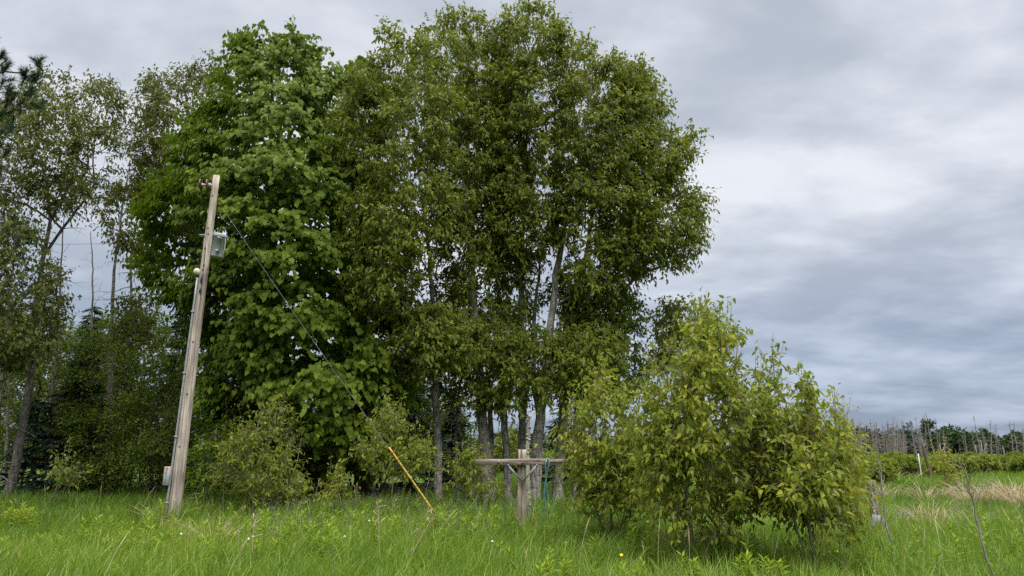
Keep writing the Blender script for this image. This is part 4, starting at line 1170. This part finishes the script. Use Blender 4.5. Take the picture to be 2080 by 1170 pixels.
place(1, 1900, 122, 1, 'tallest bare dead tree of the far treeline, next to the flat-topped pine', 838)
place(0, 1911, 124, 1, 'bare dead tree just right of the tallest far one', 850)
place(0, 1888, 126, 1, 'bare dead tree rising through the flat-topped far pine', 842)
place(1, 1996, 108, 1, 'left-leaning tall dead tree standing alone right of the round far broadleaf', 845)
place(3, 2018, 112, 1, 'tall crooked dead tree between the leaning one and the right edge', 850)
place(0, 2030, 116, 1, 'shorter dead tree right of the crooked tall one', 868)
place(2, 2062, 112, 1, 'dead tree with level side twigs near the right edge', 854)
place(3, 2084, 112, 1, 'dead tree cut by the right edge of the far treeline', 866)
for x, t in ((1740, 850), (1776, 850), (1787, 860), (1794, 856), (1812, 852), (1826, 850), (1838, 852), (1820, 862), (1757, 866)): place(int(rng.integers(4)), x, 120 + rng.uniform(-6, 8), 1, None, t)
for x in rng.uniform(1725, 1890, 62): place(int(rng.integers(4)), x, rng.uniform(108, 132), rng.uniform(.62, .92))
for x in rng.uniform(1890, 2110, 22): place(int(rng.integers(4)), x, rng.uniform(108, 126), rng.uniform(.4, .8))
for x in rng.uniform(1430, 1725, 14): place(int(rng.integers(4)), x, rng.uniform(112, 132), rng.uniform(.6, .9))

fl = [(1916, 868, 30, 'round green broadleaf tree right of the flat-topped far pine'), (1936, 866, 34, 'widest round broadleaf tree of the far treeline'), (1975, 880, 22, 'small green tree with an uneven top left of the leaning dead tree'), (1996, 876, 24, 'dark bushy tree behind the leaning dead tree'),
      (2016, 890, 26, None), (2040, 892, 24, None), (2060, 882, 28, 'rounded dark tree behind the dead one with level twigs'), (2090, 885, 26, None), (1955, 900, 30, None), (2110, 880, 40, None), (1800, 888, 30, None), (1765, 880, 30, None), (1740, 872, 30, None), (1835, 880, 26, None), (1700, 872, 34, None), (1640, 880, 40, None), (1560, 875, 40, None), (1480, 880, 40, None), (1060, 880, 40, None), (1120, 875, 40, None), (1000, 882, 40, None)]
for x, t, hw, lab in fl:
    Y = 134 + rng.uniform(0, 8)
    tree('broadleaf_tree', lab or 'dark green tree in the mass of the far treeline', 'tree', 'far', [([(x, 999), (x, t + 25)], Y, .16, .05, 0)],
         [dict(poly=[(x - hw, 928), (x - hw, t + 28), (x - hw * .6, t + 8), (x, t), (x + hw * .55, t + 5), (x + hw, t + 25), (x + hw, 928)], Y=Y, tmax=2.2, n=90, inset=1, gap=.2)], group='green trees of the far treeline', size_k=1.5, dens=.8)
for x, t, hw in [(1733, 866, 12), (1750, 862, 12), (1768, 862, 13), (1785, 870, 12), (1800, 874, 14), (1845, 862, 8), (1853, 856, 8), (1860, 852, 8), (1818, 868, 12), (1830, 872, 12), (1870, 870, 14), (1877, 878, 16), (1888, 880, 16), (1905, 880, 15), (1756, 872, 12), (1720, 860, 14), (1700, 865, 14), (1990, 890, 12), (2035, 895, 10), (1775, 868, 12), (1742, 874, 16), (1760, 870, 16), (1792, 868, 15), (1810, 872, 16), (1824, 866, 12), (1838, 870, 14), (1852, 872, 16), (1864, 874, 15), (1895, 884, 16), (1780, 876, 16)]:
    conifer('far_spruce_tree', 'narrow dark conifer behind the dead trunks of the far treeline', x, t, 136 + rng.uniform(-3, 6), hw, 'dark conifers of the far treeline', 'spruce', step=.5, nd=.55)


def far_pine():
    Y = 128; b = foot(1884, Y); s = FPX / Y
    r = empty('far_pine_tree', b, 'flat-topped dark pine standing above the far treeline beside the tallest dead tree', 'pine tree')
    mb = MB(); P = densify([b, at(1886, 890, Y), at(1883, 860, Y)], .8); mb.tube(P, np.linspace(.2, .08, len(P)), 6); link('trunk', mb.mesh('trunk', M['bark_dark'], b), r)
    cl = np.concatenate([sample_crown([(1872, 868), (1876, 858), (1886, 856), (1894, 860), (1893, 868), (1884, 872)], Y, .9, 40, inset=.3), sample_crown([(1868, 882), (1874, 874), (1890, 874), (1896, 884), (1884, 890)], Y, .9, 34, inset=.3)])
    bb = MB()
    for p, q in grow([P], cl, r_tip=.012): bb.tube(p, q, 3, cap=False)
    link('branch', bb.mesh('branches', M['bark_dark'], b), r, 'stuff')
    S = dict(SPEC['far'], mat='pine'); pos, B, sz, ti, _ = leaves(cl, S, cl.mean(0) - np.array([0, 0, 1]), .8)
    link('crown', leaf_mesh('crown', 'small', pos, B, sz * .8, ti, M['pine'], b), r, 'stuff')


far_pine()

#==SECTION grass
# ------------------------------------------------------------------ meadow
def fbm(x, y, sc, seed):
    """cheap smooth 2-D noise for patches"""
    v = np.zeros_like(x); a = 1.0
    for k in range(4):
        r = np.random.default_rng(seed + k); 
        for _ in range(4):
            th = r.uniform(0, 6.28); f = sc * (2 ** k) * r.uniform(.7, 1.4); v += a * .25 * np.sin(f * (x * math.cos(th) + y * math.sin(th)) + r.uniform(0, 6.28))
        a *= .6
    return v


def blades(x, y, h, w, lean_dir, lean, tint, segs):
    n = len(x); z = gz_np(x, y) - .02
    f = rng.uniform(0, 6.28, n); sx, sy = np.cos(f), np.sin(f)
    rows = []; ts = np.linspace(0, 1, segs + 1)
    for t in ts[:-1]:
        ww = w * (1 - .55 * t) * .5; bx = x + np.cos(lean_dir) * lean * h * t ** 2; by = y + np.sin(lean_dir) * lean * h * t ** 2; bz = z + h * t * (1 - .25 * lean * t)
        rows.append(np.stack([bx - sx * ww, by - sy * ww, bz], -1)); rows.append(np.stack([bx + sx * ww, by + sy * ww, bz], -1))
    rows.append(np.stack([x + np.cos(lean_dir) * lean * h, y + np.sin(lean_dir) * lean * h, z + h * (1 - .25 * lean)], -1))
    V = np.stack(rows, 1); k = V.shape[1]; T = []
    for s in range(segs - 1):
        a = 2 * s; T += [[a, a + 1, a + 3], [a, a + 3, a + 2]]
    T.append([k - 3, k - 2, k - 1])
    F = (np.array(T)[None] + (np.arange(n) * k)[:, None, None]).reshape(-1, 3)
    return V.reshape(-1, 3), F, np.repeat(tint, k)


def meadow():
    Vs, Fs, Ts, n0 = [], [], [], 0
    rings = [(6.5, 11, 540, .012, 4, -.8, .8), (11, 16, 470, .014, 4, -.8, .8), (16, 22, 280, .019, 3, -.8, .8), (22, 30, 170, .024, 2, -.8, .8), (30, 45, 60, .04, 2, -.1, .8), (45, 75, 26, .07, 2, -.1, .8), (75, 135, 8, .13, 2, -.05, .85)]
    for y0, y1, den, w, segs, a0, a1 in rings:
        area = (a1 - a0) * (y1 ** 2 - y0 ** 2) / 2
        n = int(area * den)
        k = 9                                     # blades grow in loose tufts
        m = n // k
        Y = np.sqrt(rng.uniform(y0 ** 2, y1 ** 2, m)); X = rng.uniform(a0, a1, m) * Y
        ld = rng.normal(.4, 1.3, m); hh = .42 + .10 * fbm(X, Y, .5, 3) + .06 * rng.normal(0, 1, m)
        x = np.repeat(X, k) + rng.normal(0, .055 + w, m * k); y = np.repeat(Y, k) + rng.normal(0, .055 + w, m * k)
        h = np.clip(np.repeat(hh, k) * rng.uniform(.55, 1.25, m * k), .08, .85)
        ti = np.repeat(.38 + .25 * fbm(X, Y, .45, 20) + rng.normal(0, .12, m), k) + rng.normal(0, .14, m * k)
        ti += np.where(y < 17, .12 * np.clip((17 - y) / 6, 0, 1), 0)
        ti = np.clip(ti, 0, .93); dry = rng.random(m * k) < .004 + .03 * np.repeat(np.clip(fbm(X, Y, .9, 77), 0, 1), k) ** 2; ti[dry] = 1.0
        V, F, T = blades(x, y, h, w * rng.uniform(.6, 1.4, m * k), np.repeat(ld, k) + rng.normal(0, .7, m * k), rng.uniform(.05, .75, m * k), ti, segs)
        Vs.append(V); Fs.append(F + n0); Ts.append(T); n0 += len(V)
    # taller tufts left standing round the feet of posts, stems and trunks
    for sx, sy, sr, sn in [(foot(362, YP).x, YP, .3, 260), (foot(1059, YX).x, YX + .15, .22, 70), (foot(1771, 16).x * 14.6 / 16, 14.6, .2, 120), (foot(886, 15.6).x, 15.2, .2, 120), (foot(1402, YA).x, YA, .35, 200), (foot(1462, YA).x, YA, .35, 200), (foot(1640, YC).x, YC, .3, 160), (foot(1240, YB).x, YB, .3, 180), (foot(545, YD).x, YD, .5, 240), (foot(800, YE).x, YE, .3, 140)]:
        x, y = sx + rng.normal(0, sr, sn), sy + rng.normal(0, sr * .8, sn)
        V, F, T = blades(x, y, rng.uniform(.4, .85, sn), rng.uniform(.010, .02, sn), rng.uniform(0, 6.28, sn), rng.uniform(.1, .8, sn), np.where(rng.random(sn) < .12, 1.0, np.clip(rng.normal(.45, .2, sn), 0, .9)), 4)
        Vs.append(V); Fs.append(F + n0); Ts.append(T); n0 += len(V)
    o = link('grass', np_mesh('grass', np.concatenate(Vs), [np.concatenate(Fs)], M['grass'], np.concatenate(Ts)), kind='stuff')
    tag(o, 'tall green meadow grass covering the whole ground', 'grass')


meadow()


def forb(mb, leaf, base, h, lush=1.0, tint=.5):
    """an upright leafy shoot: stem and spirals of narrow leaves"""
    lean = rng.normal(0, .08, 2); P = np.array([[base[0] + lean[0] * t * h, base[1] + lean[1] * t * h, base[2] + h * t] for t in (0, .5, 1)])
    mb.tube(P, [.006, .005, .003], 4, cap=False)
    n = int(26 * lush); t = np.linspace(.2, 1, n); a = np.arange(n) * 2.4 + rng.uniform(0, 6)
    pos = np.stack([np.interp(t, (0, .5, 1), P[:, i]) for i in range(3)], -1)
    ax = np.stack([np.cos(a), np.sin(a), .25 + .9 * t ** 3], -1)
    leaf.append((pos, ax, rng.uniform(.07, .12, n) * (1.15 - .45 * t), np.clip(tint + .25 * t + rng.normal(0, .1, n), 0, 1)))


def forbs():
    mb, lf = MB(), []
    pts = []
    for cx, cy, r, k in ((-5.2, 15.0, 1.5, 55), (-2.8, 14.0, 1.6, 60), (-4.0, 12.6, 1.3, 30), (-1.2, 13.6, 1.2, 30), (-6.8, 14.2, 1.2, 34), (-7.5, 17.0, 1.3, 20), (2.0, 11.2, 1.2, 12), (6.0, 11.5, 1.4, 16), (8.2, 13.5, 1.6, 26), (7.5, 16.5, 1.5, 18), (-2.0, 16.5, 1.4, 22), (0.6, 14.8, 1.3, 16)):
        pts += [(cx + rng.normal(0, r * .9), cy + rng.normal(0, r * .85)) for _ in range(int(k * .75))]
    for x, y in pts: forb(mb, lf, (x, y, gz(x, y)), rng.uniform(.3, .7), tint=rng.uniform(0, .5))
    pos, ax, sz, ti = (np.concatenate([l[i] for l in lf]) for i in range(4))
    B = frame(ax, np.array([0, 0, 1.]) + rng.normal(0, .3, ax.shape))
    tv, tf = LEAF['lance']; n, k = len(pos), len(tv)
    V = np.einsum('nij,kj->nki', B, tv) * sz[:, None, None] * 1.7 + pos[:, None, :]
    mb.add(V.reshape(-1, 3), None, (tf[None] + (np.arange(n) * k)[:, None, None]).reshape(-1, 3), np.repeat(ti, k))
    o = link('weeds', mb.mesh('weeds', M['forb']), kind='stuff'); tag(o, 'yellow-green leafy weeds mixed into the meadow grass', 'weeds')


forbs()


def dead_stems():
    mb = MB()
    for _ in range(260):
        u = rng.random()
        Y = rng.uniform(13.5, 19.5); X = rng.uniform(-.36, .02) * Y if u < .8 else rng.uniform(.3, .68) * Y
        h = rng.uniform(.45, .85); l = rng.normal(0, .12, 2); g = gz(X, Y)
        P = np.array([[X + l[0] * t * t, Y + l[1] * t * t, g + h * t] for t in (0, .35, .7, 1)])
        mb.tube(P, [.005, .0045, .0035, .002], 3, cap=False)
        for _k in range(rng.integers(2, 7)):
            a = P[3] - np.array([0, 0, rng.uniform(0, .2)]); e = norm(rng.normal(0, .8, 3) + [0, 0, .4]) * rng.uniform(.04, .11)
            mb.tube([a, a + e * .6, a + e], [.003, .003, .006], 3, cap=False)
    o = link('dead_stems', mb.mesh('dead_stems', M['dead_brown']), kind='stuff'); tag(o, 'thin brown dead weed stems standing in the meadow grass', 'dead stems')


dead_stems()


def seed_heads():
    mb = MB()
    for _ in range(130):
        Y = rng.uniform(8.5, 22); X = rng.uniform(-.72, .74) * Y
        h = rng.uniform(.55, .95); l = rng.normal(.08, .14, 2); g = gz(X, Y)
        P = np.array([[X + l[0] * t * t, Y + l[1] * t * t, g + h * t] for t in (0, .4, .75, .88, 1)])
        mb.tube(P, [.0025, .0025, .002, .0055, .0015], 3, cap=False, tint=rng.uniform(.2, 1))
    o = link('seed_heads', mb.mesh('seed_heads', M['dry']), kind='stuff'); tag(o, 'pale grass seed heads standing above the meadow', 'seed heads')


seed_heads()


def shoot_thing(name, label, px, py, Y, h, k, spread, group=None, tint=.8):
    b = at(px, py, Y); b = Vector((b.x, Y, gz(b.x, Y)))
    r = empty(name, b, label, 'weed', group); mb, lf = MB(), []
    for _ in range(k):
        forb(mb, lf, (rng.normal(0, spread), rng.normal(0, spread), 0), h * rng.uniform(.75, 1.1), 1.2, tint)
    link('stem', mb.mesh('stems', M['forb']), r, 'stuff')
    pos, ax, sz, ti = (np.concatenate([l[i] for l in lf]) for i in range(4))
    B = frame(ax, np.array([0, 0, 1.]) + rng.normal(0, .3, ax.shape))
    link('foliage', leaf_mesh('foliage', 'lance', pos, B, sz * 1.35, ti, M['forb'], (0, 0, 0)), r, 'stuff')


shoot_thing('leafy_weed', 'bright yellow-green weed clump in the grass by the left edge', 36, 1035, dist_of(1062, .2), .62, 14, .16, tint=.95)
for lab, px in (('yellow-tipped weed shoots at the bottom edge below the cross-shaped post', 1112), ('yellow-tipped weed shoot at the bottom edge left of the tallest bush', 1290), ('yellow-tipped weed shoot under the tallest foreground bush', 1412), ('yellow-tipped weed shoot at the bottom edge right of the tallest bush', 1530), ('yellow-tipped weed shoot in front of the right-end sapling', 1575), ('yellow-tipped weed shoot right of the right-end sapling stem', 1772)):
    shoot_thing('leafy_weed', lab, px, 1165, 9.3 if px != 1772 else 10.5, .5, 4 if px != 1112 else 9, .07 if px != 1112 else .2, 'weed shoots at the bottom edge', .5)


def dry_clump(label, px, py, n, r, h):
    n = int(n * 1.1); r *= .6; Y = dist_of(py, .3); c = at(px, py, Y); b = Vector((c.x, Y, gz(c.x, Y)))
    root = empty('dry_grass_clump', b, label, 'dry grass', 'clumps of dead grass in the marsh')
    k = max(2, n // 45); cx, cy = rng.normal(0, r, k), rng.normal(0, r * .6, k); q = rng.integers(0, k, n)
    dx, dy = rng.normal(0, .13, n), rng.normal(0, .13, n)
    V, F, T = blades(b.x + cx[q] + dx, b.y + cy[q] + dy, np.clip(rng.normal(h * 1.45, h * .3, n), .2, 1.2), rng.uniform(.007, .014, n) * (1 + Y / 60), np.arctan2(dy, dx) + rng.normal(0, .5, n), rng.uniform(.4, 1.3, n), np.clip(rng.normal(.55, .25, n), 0, 1), 5)
    link('blades', np_mesh('blades', V - np.array(b), [F], M['dry'], T), root, 'stuff')


for a in (('large tan clump of dead grass by the right edge', 2045, 1012, 420, .75, .62), ('tan clump of dead grass left of the largest one', 1992, 1012, 240, .5, .6), ('flattened pale dead grass right of the thin bare sapling', 1870, 1048, 150, .45, .42), ('pale dead grass spreading left of the bare whip', 1915, 1055, 80, .45, .4),
          ('dead grass tuft left of the low yellowish sapling', 1890, 1003, 120, .3, .5), ('small tan dead grass patch below the low yellowish sapling', 1925, 1022, 130, .4, .35), ('dead grass tuft near the grey fence post', 1815, 1000, 120, .5, .5), ('pale dead grass tuft at the leaning pole foot', 330, 1042, 60, .3, .45),
          ('pale curled dead grass between the pole and the bushy sapling', 425, 1075, 50, .22, .5), ('dead grass cut by the right edge', 2090, 1020, 200, .5, .55), ('thin dead grass tuft lower right in the marsh', 2060, 1058, 36, .2, .4), ('pale dead grass wisps far out in the marsh', 1840, 968, 60, .6, .5)):
    dry_clump(*a)

for px, py in ((262, 1080), (368, 1085), (640, 1068), (514, 1090), (505, 1095), (516, 1068), (632, 1060), (700, 1090), (1150, 1103), (1000, 1100), (1262, 1062), (750, 1058)):
    Y = dist_of(py + 26, .12); c = at(px, py, Y); b = Vector((c.x, Y, gz(c.x, Y)))
    r = empty('dandelion', b, 'tiny white dandelion seed head poking out of the grass', 'dandelion', 'dandelion seed heads')
    mb = MB(); mb.tube([(0, 0, 0), (.01, 0, (c.z - b.z) * .6), (0, 0, c.z - b.z)], .004, 4); link('stem', mb.mesh('stem', M['forb']), r)
    mb = MB(); mb.lathe((0, 0, c.z - b.z), [(0, -.02), (.015, -.013), (.02, 0), (.015, .013), (0, .02)], 8); link('seed_head', mb.mesh('seed_head', M['fluff']), r)
for fx, fy, fY, lab in ((1316, 1060, 11.2, 'yellow dandelion flower low between the yellow-green sapling and the tallest bush'), (1262, 1128, 10.2, 'yellow dandelion flower in the grass near the bottom edge below the yellow-green sapling'), (1700, 1120, 10.6, 'yellow dandelion flower in the grass right of the right-end sapling')):
    b = at(fx, fy, fY); g = gz(b.x, b.y)
    r = empty('dandelion', (b.x, b.y, g), lab, 'dandelion')
    mb = MB(); mb.tube([(0, 0, 0), (0, 0, b.z - g)], .004, 4); link('stem', mb.mesh('stem', M['forb']), r)
    mb = MB(); mb.lathe((0, 0, b.z - g), [(0, -.014), (.02, -.003), (.024, .006), (.014, .012), (0, .014)], 10, oriented((0, -.7, .7))); link('flower_head', mb.mesh('flower_head', M['petal']), r)
